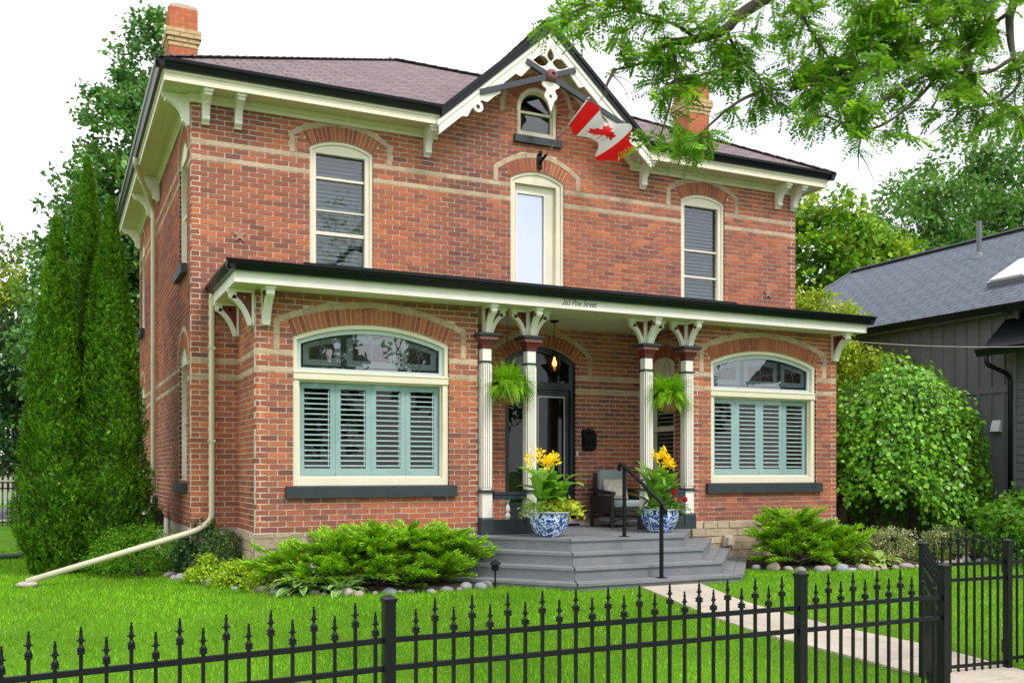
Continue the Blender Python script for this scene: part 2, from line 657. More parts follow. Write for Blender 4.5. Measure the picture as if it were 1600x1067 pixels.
def lawn_material():
    m = bpy.data.materials.new('lawn')
    m.use_nodes = True
    n, l = m.node_tree.nodes, m.node_tree.links
    p = n['Principled BSDF']
    p.inputs['Roughness'].default_value = 0.9
    p.inputs['Specular IOR Level'].default_value = 0.15
    tc = n.new('ShaderNodeTexCoord')
    a = n.new('ShaderNodeTexNoise')
    a.inputs['Scale'].default_value = 0.9
    a.inputs['Detail'].default_value = 5
    b = n.new('ShaderNodeTexNoise')
    b.inputs['Scale'].default_value = 60
    b.inputs['Detail'].default_value = 4
    l.new(tc.outputs['Object'], a.inputs['Vector'])
    l.new(tc.outputs['Object'], b.inputs['Vector'])
    r1 = n.new('ShaderNodeValToRGB')
    r1.color_ramp.elements[0].position = 0.35
    r1.color_ramp.elements[0].color = (.075, .20, .006, 1)
    r1.color_ramp.elements[1].position = 0.7
    r1.color_ramp.elements[1].color = (.115, .27, .010, 1)
    r2 = n.new('ShaderNodeMapRange')
    r2.inputs['To Min'].default_value = 0.5
    r2.inputs['To Max'].default_value = 1.4
    l.new(a.outputs['Fac'], r1.inputs['Fac'])
    l.new(b.outputs['Fac'], r2.inputs['Value'])
    mu = n.new('ShaderNodeMix')
    mu.data_type = 'RGBA'
    mu.blend_type = 'MULTIPLY'
    mu.inputs['Factor'].default_value = 1
    l.new(r1.outputs['Color'], mu.inputs['A'])
    l.new(r2.outputs['Result'], mu.inputs['B'])
    l.new(mu.outputs['Result'], p.inputs['Base Color'])
    bp = n.new('ShaderNodeBump')
    bp.inputs['Strength'].default_value = 0.8
    bp.inputs['Distance'].default_value = 0.02
    l.new(b.outputs['Fac'], bp.inputs['Height'])
    l.new(bp.outputs['Normal'], p.inputs['Normal'])
    MATS['lawn'] = m
lawn_material()

ident = lambda x, y: (x, y)
gx = [-900, -300, -100, -40, -20] + [-12 + k for k in range(0, 33)] + [30, 50, 100, 300, 900]
gy = [-600, -100, -40, -20] + [-14 + 0.5 * k for k in range(0, 32)] + [4, 8, 14, 25, 40, 80, 200, 700]
sheet('ground', ident, gx, gy, 0.0, 'lawn')

# concrete walk from the steps to the gate and on to the pavement
WALK = [(-3.62, 5.10, 6.02), (-4.6, 4.99, 5.84), (-5.4, 4.93, 5.86), (-6.2, 4.98, 6.02), (-7.0, 5.18, 6.34), (-7.9, 5.36, 6.42), (-9.0, 5.36, 6.46), (-10.4, 5.36, 6.46)]
def walk_edges(y):
    for (y0, a0, b0), (y1, a1, b1) in zip(WALK, WALK[1:]):
        if y0 >= y >= y1:
            t = (y0 - y) / (y0 - y1)
            return a0 + (a1 - a0) * t, b0 + (b1 - b0) * t
    return None
path = bpy.data.objects.new('path', None)
link(path)
path['kind'] = 'structure'
WINV['path'] = Matrix()
ys_ = [-3.62, -4.85, -6.1, -7.35, -8.2, -9.3, -10.4]
for y0, y1 in zip(ys_, ys_[1:]):
    mb = MB()
    n = 5
    yy = [y0 - 0.008 + (y1 + 0.008 - y0) * k / n for k in range(n + 1)]
    for k in range(n):
        a0, b0 = walk_edges(yy[k])
        a1, b1 = walk_edges(yy[k + 1])
        za, zb = gz(0, yy[k]) + 0.022, gz(0, yy[k + 1]) + 0.022
        mb.hexa([(a0, yy[k], za - .1), (b0, yy[k], za - .1), (b1, yy[k + 1], zb - .1), (a1, yy[k + 1], zb - .1),
                 (a0, yy[k], za), (b0, yy[k], za), (b1, yy[k + 1], zb), (a1, yy[k + 1], zb)])
    obj('path_slab', mb, 'concrete', path)
mb = MB()
mb.box(-60, 80, -12.6, -10.42, -0.5, -0.375)
tag(obj('pavement', mb, 'concrete'), 'pale concrete pavement outside the iron fence', None, kind='structure')
mb = MB()
mb.box(-90, 60, 19.0, 30.0, -0.1, 0.012)
tag(obj('road', mb, 'asphalt'), 'grey side street behind the lawn', None, kind='structure')
mb = MB()
mb.box(-90, 60, 17.2, 18.4, -0.1, 0.05)
tag(obj('side_pavement', mb, 'concrete'), 'pale pavement along the side street', None, kind='structure')

def bed(name, pts, z):
    mb = MB()
    cx = sum(p[0] for p in pts) / len(pts)
    cy = sum(p[1] for p in pts) / len(pts)
    for k in range(len(pts)):
        a, b = pts[k], pts[(k + 1) % len(pts)]
        mb.poly([(cx, cy, z + .05), (a[0], a[1], gz(*a) + .015), (b[0], b[1], gz(*b) + .015)])
    o = obj(name, mb, 'soil', smooth=True)
    o['kind'] = 'structure'
    return o
bed('planting_bed', [(-.15, 1.5), (-.2, 0.2), (.0, -.6), (.35, -1.6), (.75, -2.3), (1.4, -2.75), (2.4, -2.9), (3.4, -2.75), (3.75, -2.1), (3.8, -1.3), (2.2, -1.2), (.7, -.9), (.3, 0.0)], 0.05)
bed('planting_bed', [(7.5, -1.3), (7.9, -2.3), (8.4, -3.0), (9.5, -3.3), (10.6, -3.3), (11.6, -2.9), (12.9, -3.1), (13.2, -1.0), (12.0, 0.2), (10.5, -.5), (10.5, -1.3)], 0.05)

# ================================================================== brick house
HW, HD = 10.88, 8.8            # width, depth
BY = -1.40                     # front of the two bays
Z0, PITCH, BLEN, JT = 0.688, 0.075, 0.227, 0.0142
GX = HW / 2                    # gable centre
house = thing('brick_house', 'two storey red brick house with cream trim, black gutters and front gable', 'house', (GX, 4, 0))

def frame(O, t, n):
    return lambda s, d, z: Vector((O[0] + t[0] * s + n[0] * d, O[1] + t[1] * s + n[1] * d, z))
FRONT = frame((0, 0), (1, 0), (0, -1))
BAY = frame((0, BY), (1, 0), (0, -1))
LEFT = frame((0, 0), (0, 1), (-1, 0))

def lbox(mb, fr, s0, s1, d0, d1, z0, z1, col=None):
    mb.hexa([fr(s0, d1, z0), fr(s1, d1, z0), fr(s1, d0, z0), fr(s0, d0, z0),
             fr(s0, d1, z1), fr(s1, d1, z1), fr(s1, d0, z1), fr(s0, d0, z1)], col)

class Arch:
    """opening with a segmental head, brick arch and buff hood"""
    def __init__(s, sc, w, z0, zs, rise, leg=None, ring=0.085, thick=0.215, foot=None, hood=True):
        s.sc, s.w, s.z0, s.zs, s.rise = sc, w, z0, zs, rise
        s.Rr = (w * w + rise * rise) / (2 * rise)
        s.zc = zs + rise - s.Rr
        s.th = math.asin(min(1, w / s.Rr))
        s.thick, s.ring = thick, ring
        s.Ri, s.Ro = s.Rr + thick + .006, s.Rr + thick + .006 + ring
        s.leg = leg if leg is not None else w + .26
        s.foot = foot
        s.hood = hood
        x = min(s.leg, s.Ro * 0.985)
        s.ze = s.zc + math.sqrt(max(1e-4, s.Ro ** 2 - x * x))
    def main(s, z):
        if z < s.z0 or z > s.zc + s.Ri:
            return None
        if z <= s.zs:
            return (s.sc - s.w, s.sc + s.w)
        h = math.sqrt(max(0, s.Ri ** 2 - (z - s.zc) ** 2))
        if s.th < 1.5:
            h = min(h, (z - s.zc) * math.tan(s.th))
        return (s.sc - h, s.sc + h)
    def side(s, z, sg):
        if not s.hood or z > s.zc + s.Ro or z < s.foot:
            return None
        if z > s.ze:
            a = math.sqrt(max(0, s.Ri ** 2 - (z - s.zc) ** 2))
            b = math.sqrt(max(0, s.Ro ** 2 - (z - s.zc) ** 2))
        else:
            a, b = s.leg - s.ring, s.leg
        return (s.sc + a, s.sc + b) if sg > 0 else (s.sc - b, s.sc - a)
    def openings(s):
        return [s.main, lambda z: s.side(z, 1), lambda z: s.side(z, -1)]
    def outline(s, inset=0.0, z0=None, n=18, zs=None, zbot_inset=0.0):
        """closed polygon of the opening, shrunk by inset"""
        z0 = (s.z0 if z0 is None else z0) + zbot_inset
        w = s.w - inset
        Rr = s.Rr - inset
        th = math.asin(min(1, w / Rr))
        pts = [(s.sc - w, z0), (s.sc + w, z0)]
        for k in range(n + 1):
            a = th - 2 * th * k / n
            pts.append((s.sc + Rr * math.sin(a), s.zc + Rr * math.cos(a)))
        return pts
    def segment(s, z0, inset=0.0, n=18):
        """only the part of the opening above z0"""
        return s.outline(inset, z0=z0, n=n)

def rect_open(s0, s1, z0, z1):
    return lambda z: (s0, s1) if z0 <= z <= z1 else None

BRICKS, BUFF = [], []        # (8 points, colour)
mortar = MB()
BRICK_PAL = [(.53, .168, .080), (.46, .150, .082), (.385, .130, .082), (.325, .114, .080), (.265, .100, .080), (.21, .088, .077)]
def brick_colour(p):
    t = noise.noise(Vector((p[0] * .55 + 3.1, p[1] * .5, p[2] * .9))) * 1.5 + noise.noise(Vector(p) * 2.1) * .8
    i = 2.15 + t * -1.35 + rnd.gauss(0, 1.0)
    i = min(max(i, 0), 4.99)
    k = int(i)
    f = i - k
    c = [BRICK_PAL[k][q] * (1 - f) + BRICK_PAL[k + 1][q] * f for q in range(3)]
    g = rnd.uniform(.88, 1.12)
    return tuple(v * g for v in c)
def buff_colour():
    g = rnd.uniform(.8, 1.1)
    return (.54 * g, .41 * g, .295 * g * rnd.uniform(.92, 1.06))

def brick_face():
    return ((0, 1, 5, 4), (1, 2, 6, 5), (3, 0, 4, 7), (4, 5, 6, 7), (3, 2, 1, 0))

def clip_row(a, b, z0, z1, opens):
    """pieces of [a,b] left by the openings, as (l0,l1,r0,r1)"""
    zm = (z0 + z1) / 2
    parts = [(a, a, b, b)]
    for op in opens:
        m = op(zm)
        if m is None:
            continue
        q0 = op(z0) or m
        q1 = op(z1) or m
        new = []
        for l0, l1, r0, r1 in parts:
            lm, rm = (l0 + l1) / 2, (r0 + r1) / 2
            if m[1] <= lm or m[0] >= rm:
                new.append((l0, l1, r0, r1))
                continue
            if m[0] > lm:
                new.append((l0, l1, min(q0[0], rm + .02), min(q1[0], rm + .02)))
            if m[1] < rm:
                new.append((max(q0[1], lm - .02), max(q1[1], lm - .02), r0, r1))
        parts = new
    return parts

def brick_wall(fr, s0, s1, rows, opens, belts=(28, 31, 69, 72), lim=None, start=0, ph=0.0):
    for r in range(start, rows):
        z0 = Z0 + r * PITCH
        z1 = z0 + PITCH
        ops = list(opens)
        a, b = s0, s1
        if lim:
            q = lim((z0 + z1) / 2)
            if q is None:
                continue
            a, b = max(a, q[0]), min(b, q[1])
        for l0, l1, r0, r1 in clip_row(a, b, z0, z1, ops):
            mortar.hexa([fr(l0, -.009, z0), fr(r0, -.009, z0), fr(r0, -.13, z0), fr(l0, -.13, z0),
                         fr(l1, -.009, z1), fr(r1, -.009, z1), fr(r1, -.13, z1), fr(l1, -.13, z1)])
        off = (0.5 * BLEN if r % 2 else 0) + ph
        k = math.floor((a - off) / BLEN) - 1
        x = off + k * BLEN
        while x < b:
            xa, xb = max(x + JT / 2, a + .003), min(x + BLEN - JT / 2, b - .003)
            x += BLEN
            if xb - xa < .03:
                continue
            za, zb = z0 + JT / 2, z1 - JT / 2
            for l0, l1, r0, r1 in clip_row(xa, xb, za, zb, ops):
                if (r0 - l0 + r1 - l1) / 2 < .008:
                    continue
                j = rnd.uniform(-.0018, .0018)
                t = rnd.uniform(-.0012, .0012)
                w = rnd.uniform(-.0012, .0012)
                pts = [fr(l0, j, za + w), fr(r0, j + t, za - w), fr(r0, -.11, za), fr(l0, -.11, za),
                       fr(l1, j, zb + w), fr(r1, j + t, zb - w), fr(r1, -.11, zb), fr(l1, -.11, zb)]
                c = (pts[0] + pts[6]) / 2
                if r in belts:
                    BUFF.append((pts, buff_colour()))
                else:
                    BRICKS.append((pts, brick_colour(c)))

ARCHB, HOODB = [], []
def arch_bricks(fr, A, nv):
    """voussoirs and hood bricks of one arch"""
    for k in range(nv):
        a0 = -A.th + 2 * A.th * k / nv
        a1 = -A.th + 2 * A.th * (k + 1) / nv
        g = .0065 / (A.Rr + .1)
        a0 += g
        a1 -= g
        j = rnd.uniform(0, .003)
        ra, rb = A.Rr + .004, A.Rr + A.thick + rnd.uniform(-.004, .003)
        pp = lambda rr, a, d: fr(A.sc + rr * math.sin(a), d, A.zc + rr * math.cos(a))
        pts = [pp(ra, a0, j), pp(ra, a1, j), pp(ra, a1, -.11), pp(ra, a0, -.11),
               pp(rb, a0, j), pp(rb, a1, j), pp(rb, a1, -.11), pp(rb, a0, -.11)]
        c = rnd.choice([(.40, .125, .065), (.36, .105, .06), (.44, .145, .075), (.32, .09, .055)])
        ARCHB.append((pts, c))
    # mortar behind
    n = 24
    for k in range(n):
        a0, a1 = -A.th + 2 * A.th * k / n, -A.th + 2 * A.th * (k + 1) / n
        ra, rb = A.Rr + .002, A.Ri
        pp = lambda rr, a, d: fr(A.sc + rr * math.sin(a), d, A.zc + rr * math.cos(a))
        mortar.hexa([pp(ra, a0, -.008), pp(ra, a1, -.008), pp(ra, a1, -.128), pp(ra, a0, -.128),
                     pp(rb, a0, -.008), pp(rb, a1, -.008), pp(rb, a1, -.128), pp(rb, a0, -.128)])
    if not A.hood:
        return
    xe = min(A.leg, A.Ro * .985)
    te = math.asin(xe / A.Ro)
    nh = max(5, int(2 * te * A.Ro / .2))
    for k in range(nh):
        a0 = -te + 2 * te * k / nh
        a1 = -te + 2 * te * (k + 1) / nh
        m = 3
        for q in range(m):
            b0, b1 = a0 + (a1 - a0) * q / m, a0 + (a1 - a0) * (q + 1) / m
            pp = lambda rr, a, d: fr(A.sc + rr * math.sin(a), d, A.zc + rr * math.cos(a))
            mortar.hexa([pp(A.Ri, b0, -.0095), pp(A.Ri, b1, -.0095), pp(A.Ri, b1, -.125), pp(A.Ri, b0, -.125),
                         pp(A.Ro, b0, -.0095), pp(A.Ro, b1, -.0095), pp(A.Ro, b1, -.125), pp(A.Ro, b0, -.125)])
        g = .003 / A.Ro
        pp = lambda rr, a, d: fr(A.sc + rr * math.sin(a), d, A.zc + rr * math.cos(a))
        j = rnd.uniform(.001, .004)
        HOODB.append(([pp(A.Ri + .004, a0 + g, j), pp(A.Ri + .004, a1 - g, j), pp(A.Ri + .004, a1 - g, -.11), pp(A.Ri + .004, a0 + g, -.11),
                       pp(A.Ro - .002, a0 + g, j), pp(A.Ro - .002, a1 - g, j), pp(A.Ro - .002, a1 - g, -.11), pp(A.Ro - .002, a0 + g, -.11)], buff_colour()))
    zt = A.zc + math.sqrt(A.Ro ** 2 - xe * xe) - .004
    for sg in (-1, 1):
        z = A.foot
        xa, xb = sorted((A.sc + sg * (A.leg - A.ring), A.sc + sg * A.leg))
        lbox(mortar, fr, xa, xb, -.0095, -.125, A.foot, zt)
        nl = max(1, round((zt - A.foot) / .21))
        h = (zt - A.foot) / nl
        for k in range(nl):
            m2 = MB()
            lbox(m2, fr, xa + .002, xb - .002, -.11, .002 + rnd.uniform(0, .002), z + k * h + .003, z + (k + 1) * h - .003)
            HOODB.append(([Vector(p) for p in m2.v], buff_colour()))

# ---- openings
Zbelt1, Zbelt2 = Z0 + 32 * PITCH, Z0 + 73 * PITCH
A2L = Arch(2.155, .485, 4.30, 6.285, .125, leg=.785, foot=Zbelt2)
A2D = Arch(5.44, .495, 4.30, 6.25, .145, leg=.80, foot=Zbelt2)
A2R = Arch(8.752, .475, 4.30, 6.30, .12, leg=.785, foot=Zbelt2)
AT = Arch(5.435, .365, 6.90, 7.415, .362, leg=.68, foot=7.30)
ABL = Arch(2.215, 1.106, 1.30, 3.275, .215, leg=1.365, foot=Zbelt1)
ABR = Arch(8.977, 1.106, 1.30, 3.275, .215, leg=1.335, foot=Zbelt1)
ADR = Arch(5.50, .65, .55, 3.30, .24, leg=.97, foot=Zbelt1)
SL1 = Arch(.96, .44, 1.33, 3.12, .22, leg=.66, foot=Z0 + 32 * PITCH)      # left wall, lower front
SL2 = Arch(.96, .44, 4.50, 6.16, .22, leg=.66, foot=Z0 + 73 * PITCH)
SL3 = Arch(8.0, .42, 1.33, 3.12, .22, leg=.64, foot=Z0 + 32 * PITCH)
SL4 = Arch(8.0, .42, 4.50, 6.16, .22, leg=.64, foot=Z0 + 73 * PITCH)
RAKE = .885                       # gable slope
GTOP = 8.66                       # gable peak, top of the black rake
def gable_lim(z):
    if z <= 6.72:
        return (0, HW)
    h = (GTOP - .16 - z) / RAKE
    return (GX - h, GX + h) if h > .06 else None

hid = [rect_open(.66, 3.74, 0, 3.95), rect_open(7.54, 10.52, 0, 3.95)]
ops = hid + A2L.openings() + A2D.openings() + A2R.openings() + AT.openings() + ADR.openings()
brick_wall(FRONT, 0, HW, 106, ops, lim=gable_lim)
for A, n in ((A2L, 17), (A2D, 17), (A2R, 17), (AT, 19), (ADR, 21)):
    arch_bricks(FRONT, A, n)
brick_wall(BAY, .627, 3.766, 42, ABL.openings())
brick_wall(BAY, 7.507, 10.545, 42, ABR.openings())
arch_bricks(BAY, ABL, 33)
arch_bricks(BAY, ABR, 33)
RET_L = frame((.627, BY), (0, 1), (-1, 0))
RET_LR = frame((3.766, BY), (0, 1), (1, 0))
RET_R = frame((7.507, BY), (0, 1), (-1, 0))
RET_RR = frame((10.545, BY), (0, 1), (1, 0))
ARW = Arch(.86, .36, 1.28, 3.28, .12, leg=.56, foot=Zbelt1)     # narrow window in the return of the right bay
brick_wall(RET_L, .004, -BY, 42, [], ph=.05)
brick_wall(RET_LR, .004, -BY, 42, [], ph=.05)
brick_wall(RET_R, .004, -BY, 42, ARW.openings(), ph=.05)
arch_bricks(RET_R, ARW, 13)
brick_wall(RET_RR, .004, -BY, 42, [], ph=.05)
brick_wall(LEFT, .004, HD, 80, SL1.openings() + SL2.openings() + SL3.openings() + SL4.openings())
for A in (SL1, SL2, SL3, SL4):
    arch_bricks(LEFT, A, 15)
RIGHT = frame((HW, 0), (0, 1), (1, 0))
brick_wall(RIGHT, .004, HD, 80, [])
BACK = frame((0, HD), (1, 0), (0, 1))
brick_wall(BACK, .004, HW - .004, 80, [])

wall = obj('wall', mortar, 'mortar', house)

# ---- single bricks that show largest, the rest as one part
def project(p):
    d = p - CAM
    z = d.x * math.sin(YAW) + d.y * math.cos(YAW)
    x = d.x * math.cos(YAW) - d.y * math.sin(YAW)
    return 800 + 1514 * x / z, 735 - 1514 * d.z / z, z
def shown(pts):
    q = [project(pts[k]) for k in (0, 1, 5, 4)]
    if any(u < 5 or u > 1595 or v < 5 or v > 1060 for u, v, _ in q):
        return 0
    ar = 0
    for k in range(4):
        ar += q[k][0] * q[(k + 1) % 4][1] - q[(k + 1) % 4][0] * q[k][1]
    n = (pts[1] - pts[0]).cross(pts[4] - pts[0])
    face = n.dot(CAM - pts[0])
    out = (pts[0] - pts[3]).dot(CAM - pts[0])
    if out <= 0:
        return 0
    if pts[0].y > -0.05 and pts[0].z < 3.9 and pts[0].x > .7:
        return 0                                   # behind the porch
    if pts[0].z < 1.0:
        return 0                                   # behind the shrubs
    return abs(ar) / 2
def spread(lst, name, limit, m, parent, restname):
    order = sorted(range(len(lst)), key=lambda i: -shown(lst[i][0]))
    rest = MB()
    for rank, i in enumerate(order):
        pts, c = lst[i]
        if rank < limit:
            mb = MB()
            mb.hexa(pts, c, brick_face())
            obj(name, mb, m, parent)
        else:
            rest.hexa(pts, c, brick_face())
    if rest.f:
        o = obj(restname, rest, m, parent)
        o['kind'] = 'stuff'
spread(BRICKS, 'brick', 300, 'brick', wall, 'brickwork')
spread(ARCHB, 'arch_brick', 300, 'brick', wall, 'arch_brickwork')
spread(BUFF + HOODB, 'buff_brick', 300, 'brick', wall, 'buff_brickwork')

# ---- stone foundation
found = MB()
def foundation(fr, s0, s1, solid=True):
    lbox(found, fr, s0, s1, -.25, -.012, -.3, Z0 - .002)
STONES = []
def stones(fr, s0, s1):
    z = -.06
    r = 0
    while z < Z0 - .06:
        h = min(rnd.uniform(.11, .15), Z0 - .004 - z)
        x = s0 + (rnd.uniform(-.3, 0))
        while x < s1:
            L = rnd.uniform(.2, .46)
            a, b = max(x, s0 + .002) + .006, min(x + L, s1 - .002) - .006
            x += L
            if b - a > .05:
                mb = MB()
                g = rnd.uniform(.75, 1.15)
                d = rnd.uniform(.004, .024)
                c = (.50 * g, .40 * g, .285 * g)
                lbox(mb, fr, a, b, -.1, d, z + .006, z + h - .006, c)
                for i in (0, 1, 4, 5):      # rough face
                    p = Vector(mb.v[i])
                    mb.v[i] = tuple(p + Vector((rnd.uniform(-.004, .004), rnd.uniform(-.008, .004), rnd.uniform(-.004, .004))))
                STONES.append(([Vector(p) for p in mb.v], c))
        z += h
        r += 1
for fr, a, b in ((BAY, .600, 3.79), (BAY, 7.48, 10.57), (frame((.600, BY), (0, 1), (-1, 0)), .005, 1.4), (frame((7.48, BY), (0, 1), (-1, 0)), .005, 1.4), (FRONT, -.02, .6)):
    foundation(fr, a, b)
    stones(fr, a, b)
mb = found
mb.box(.01, HW - .01, .05, HD - .01, -.3, Z0 - .002)
fo = obj('foundation', found, 'mortar', house)
for pts, c in STONES:
    mb = MB()
    mb.hexa(pts, c)
    obj('stone', mb, 'stone', fo)

# ---- dark rooms behind the glass
mb = MB()
mb.box(.15, HW - .15, 1.6, 1.66, .7, 6.7)
mb.box(.14, HW - .14, .14, HD - .14, 4.10, 4.2)
mb.box(.14, HW - .14, .14, HD - .14, 6.6, 6.66)
mb.box(.14, HW - .14, .14, HD - .14, .60, .68)
mb.box(.76, 3.64, BY + .14, .14, .60, .68)
mb.box(7.64, 10.4, BY + .14, .14, .60, .68)
mb.box(4.7, 4.75, .14, 1.6, .68, 4.1)
mb.box(6.3, 6.35, .14, 1.6, .68, 4.1)
mb.box(5.0, 5.9, .6, .64, 6.66, 7.9)
obj('inner_wall', mb, 'interior', house)

# ================================================================== roofs
EV = .51
ER = 7.0
rz = lambda t: ER + t * .5545       # roof height t metres in from the eave
x0, x1, y0, y1 = -EV, HW + EV, -EV, HD + EV
yr = (y0 + y1) / 2
hk = yr - y0
zr = rz(hk)
def roof_mesh(planes):
    """planes: list of (polygon, u-origin, u-dir, v-dir)"""
    vs_, fs, uvs = [], [], []
    for pts, o, ud, vd in planes:
        i = len(vs_)
        vs_ += [tuple(p) for p in pts]
        fs.append(tuple(range(i, i + len(pts))))
        for p in pts:
            d = Vector(p) - Vector(o)
            uvs.append((d.dot(Vector(ud).normalized()), d.dot(Vector(vd).normalized())))
    me = bpy.data.meshes.new('roof')
    me.from_pydata(vs_, [], fs)
    uv = me.uv_layers.new(name='UVMap')
    for p in me.polygons:
        for li in p.loop_indices:
            uv.data[li].uv = uvs[me.loops[li].vertex_index]
    return me
a, b, c, d = (x0, y0, ER), (x1, y0, ER), (x1, y1, ER), (x0, y1, ER)
e, f = (x0 + hk, yr, zr), (x1 - hk, yr, zr)
gz_, gy0 = GTOP + .012, -.50
gh = (GTOP - 6.99) / RAKE
ymeet = y0 + (gz_ - ER) / .5545
gl, gr, gp = (GX - gh, y0, ER), (GX + gh, y0, ER), (GX, gy0, gz_)
gm = (GX, ymeet, gz_)
me = roof_mesh([
    ([a, gl, gm, gr, b, f, e], a, (1, 0, 0), (0, 1, .5545)), ([b, c, f], b, (0, 1, 0), (-1, 0, .5545)),
    ([c, d, e, f], c, (-1, 0, 0), (0, -1, .5545)), ([d, a, e], d, (0, -1, 0), (1, 0, .5545)),
    ([gl, gp, gm], gl, (0, 1, 0), (1, 0, RAKE)), ([gr, gm, gp], gr, (0, 1, 0), (-1, 0, RAKE))])
roof = obj('roof', me, 'shingle_brown', house)
# ridge and hip caps
def capmesh(mb):
    me = mb.mesh('cap')
    uv = me.uv_layers.new(name='UVMap')
    for li, l in enumerate(me.loops):
        co = me.vertices[l.vertex_index].co
        uv.data[li].uv = (co.x, co.z + co.y)
    return me
for p, q in ((e, f), (a, e), (d, e), (b, f), (c, f), (gm, gp)):
    n = max(2, int((Vector(q) - Vector(p)).length / .22))
    mb = MB()
    for k in range(n):
        u = Vector(p).lerp(Vector(q), k / n)
        v = Vector(p).lerp(Vector(q), (k + 1.05) / n)
        mb.bar(u + Vector((0, 0, .004)), v + Vector((0, 0, .016)), .2, .014)
    obj('ridge_cap', capmesh(mb), 'shingle_brown', roof)

# gutters (ogee section) along an eave
GPROF = [(0, 0), (.06, 0), (.075, .03), (.088, .055), (.112, .085), (.118, .125), (.104, .125), (.098, .11), (0, .11)]
def gutter(p, q, out, m='gutter_black', name='gutter', sc=1.0, parent=None):
    p, q, out = Vector(p), Vector(q), Vector(out)
    mb = MB()
    mb.extrude([(x * sc, z * sc) for x, z in GPROF], q - p, lambda u, v: p + out * u + Vector((0, 0, v)))
    obj(name, mb, m, parent or house)
gy = -.405
ZG = 6.90
gutter((-.52, gy, ZG), (GX - gh + .03, gy, ZG), (0, -1, 0))
gutter((GX + gh - .03, gy, ZG), (HW + .52, gy, ZG), (0, -1, 0))
gutter((-.405, -.515, ZG - .001), (-.405, HD + .51, ZG - .001), (-1, 0, 0))
gutter((HW + .405, -.515, ZG - .001), (HW + .405, HD + .51, ZG - .001), (1, 0, 0))
# fascia + crown
def board(name, x0_, x1_, y0_, y1_, z0_, z1_, m, parent=house):
    mb = MB()
    mb.box(x0_, x1_, y0_, y1_, z0_, z1_)
    return obj(name, mb, m, parent)
ZS = 6.765
for xa, xb in ((-.40, GX - gh + .06), (GX + gh - .06, HW + .40)):
    fb = board('fascia', xa, xb, -.400, -.36, ZS, 6.965, 'cream')
    board('fascia_bead', xa - .012, xb, -.418, -.402, 6.862, 6.898, 'cream', fb)
    board('fascia_bead', xa - .006, xb, -.408, -.402, ZS - .012, ZS + .018, 'cream', fb)
    board('frieze', xa + .37 if xa < 0 else xa - .06, xb + .06 if xa < 0 else xb - .37, -.028, -.004, 6.655, ZS + .010, 'cream')
    board('frieze_bead', xa + .35 if xa < 0 else xa - .06, xb + .06 if xa < 0 else xb - .35, -.062, -.029, ZS - .05, ZS + .009, 'cream')
fb = board('fascia', -.398, -.36, -.359, HD + .40, ZS, 6.963, 'cream')
board('fascia_bead', -.418, -.402, -.36, HD + .40, 6.862, 6.898, 'cream', fb)
board('fascia', HW + .36, HW + .398, -.359, HD + .40, ZS, 6.963, 'cream')
board('soffit', -.358, GX - gh + .06, -.358, .0, ZS + .012, ZS + .03, 'soffit_paint')
board('soffit', GX + gh - .06, HW + .358, -.358, .0, ZS + .012, ZS + .03, 'soffit_paint')
for k in range(3):                                          # side soffit boards
    board('soffit', -.357 + k * .119, -.357 + (k + 1) * .119 - .004, .001, HD + .35, ZS + .011 + .0005 * (k % 2), ZS + .03, 'soffit_paint')
board('soffit', HW, HW + .357, .001, HD + .35, ZS + .012, ZS + .03, 'soffit_paint')
board('frieze', -.027, -.004, -.003, HD, 6.655, ZS + .010, 'cream')
board('frieze_bead', -.061, -.028, -.03, HD, ZS - .05, ZS + .009, 'cream')

# ---- gable rakes
gd = Vector((1, 0, RAKE)).normalized()
def rake_piece(name, off0, off1, ya, yb, m, x_in=0.0, x_out=0.0):
    """board following the gable; offsets are measured downwards from the top line, square to the slope"""
    for sg in (-1, 1):
        nrm = Vector((sg * RAKE, 0, 1)).normalized()
        def at(off, low):
            # point on the line parallel to the slope at distance off below, at peak (x=GX) or at the foot
            k = off / nrm.z
            if not low:
                return Vector((GX, 0, GTOP - k))
            xf = GX + sg * (gh + x_out)
            return Vector((xf, 0, GTOP - k - RAKE * (gh + x_out)))
        mb = MB()
        q = [at(off1, False), at(off1, True), at(off0, True), at(off0, False)]
        mb.hexa([Vector((p.x, ya, p.z)) for p in q] + [Vector((p.x, yb, p.z)) for p in q])
        obj(name, mb, m, house)
rake_piece('rake_edge', -.012, .045, -.515, -.05, 'gutter_black')
rake_piece('rake_edge', .046, .115, -.497, -.44, 'gutter_black')
rake_piece('bargeboard', .116, .175, -.478, -.44, 'cream_white', x_out=.05)
rake_piece('bargeboard', .176, .285, -.462, -.42, 'cream_white', x_out=.02)
rake_piece('rake_soffit', .13, .145, -.419, -.002, 'soffit_paint', x_out=-.02)
rake_piece('rake_frieze', .15, .27, -.035, -.003, 'cream', x_out=-.05)

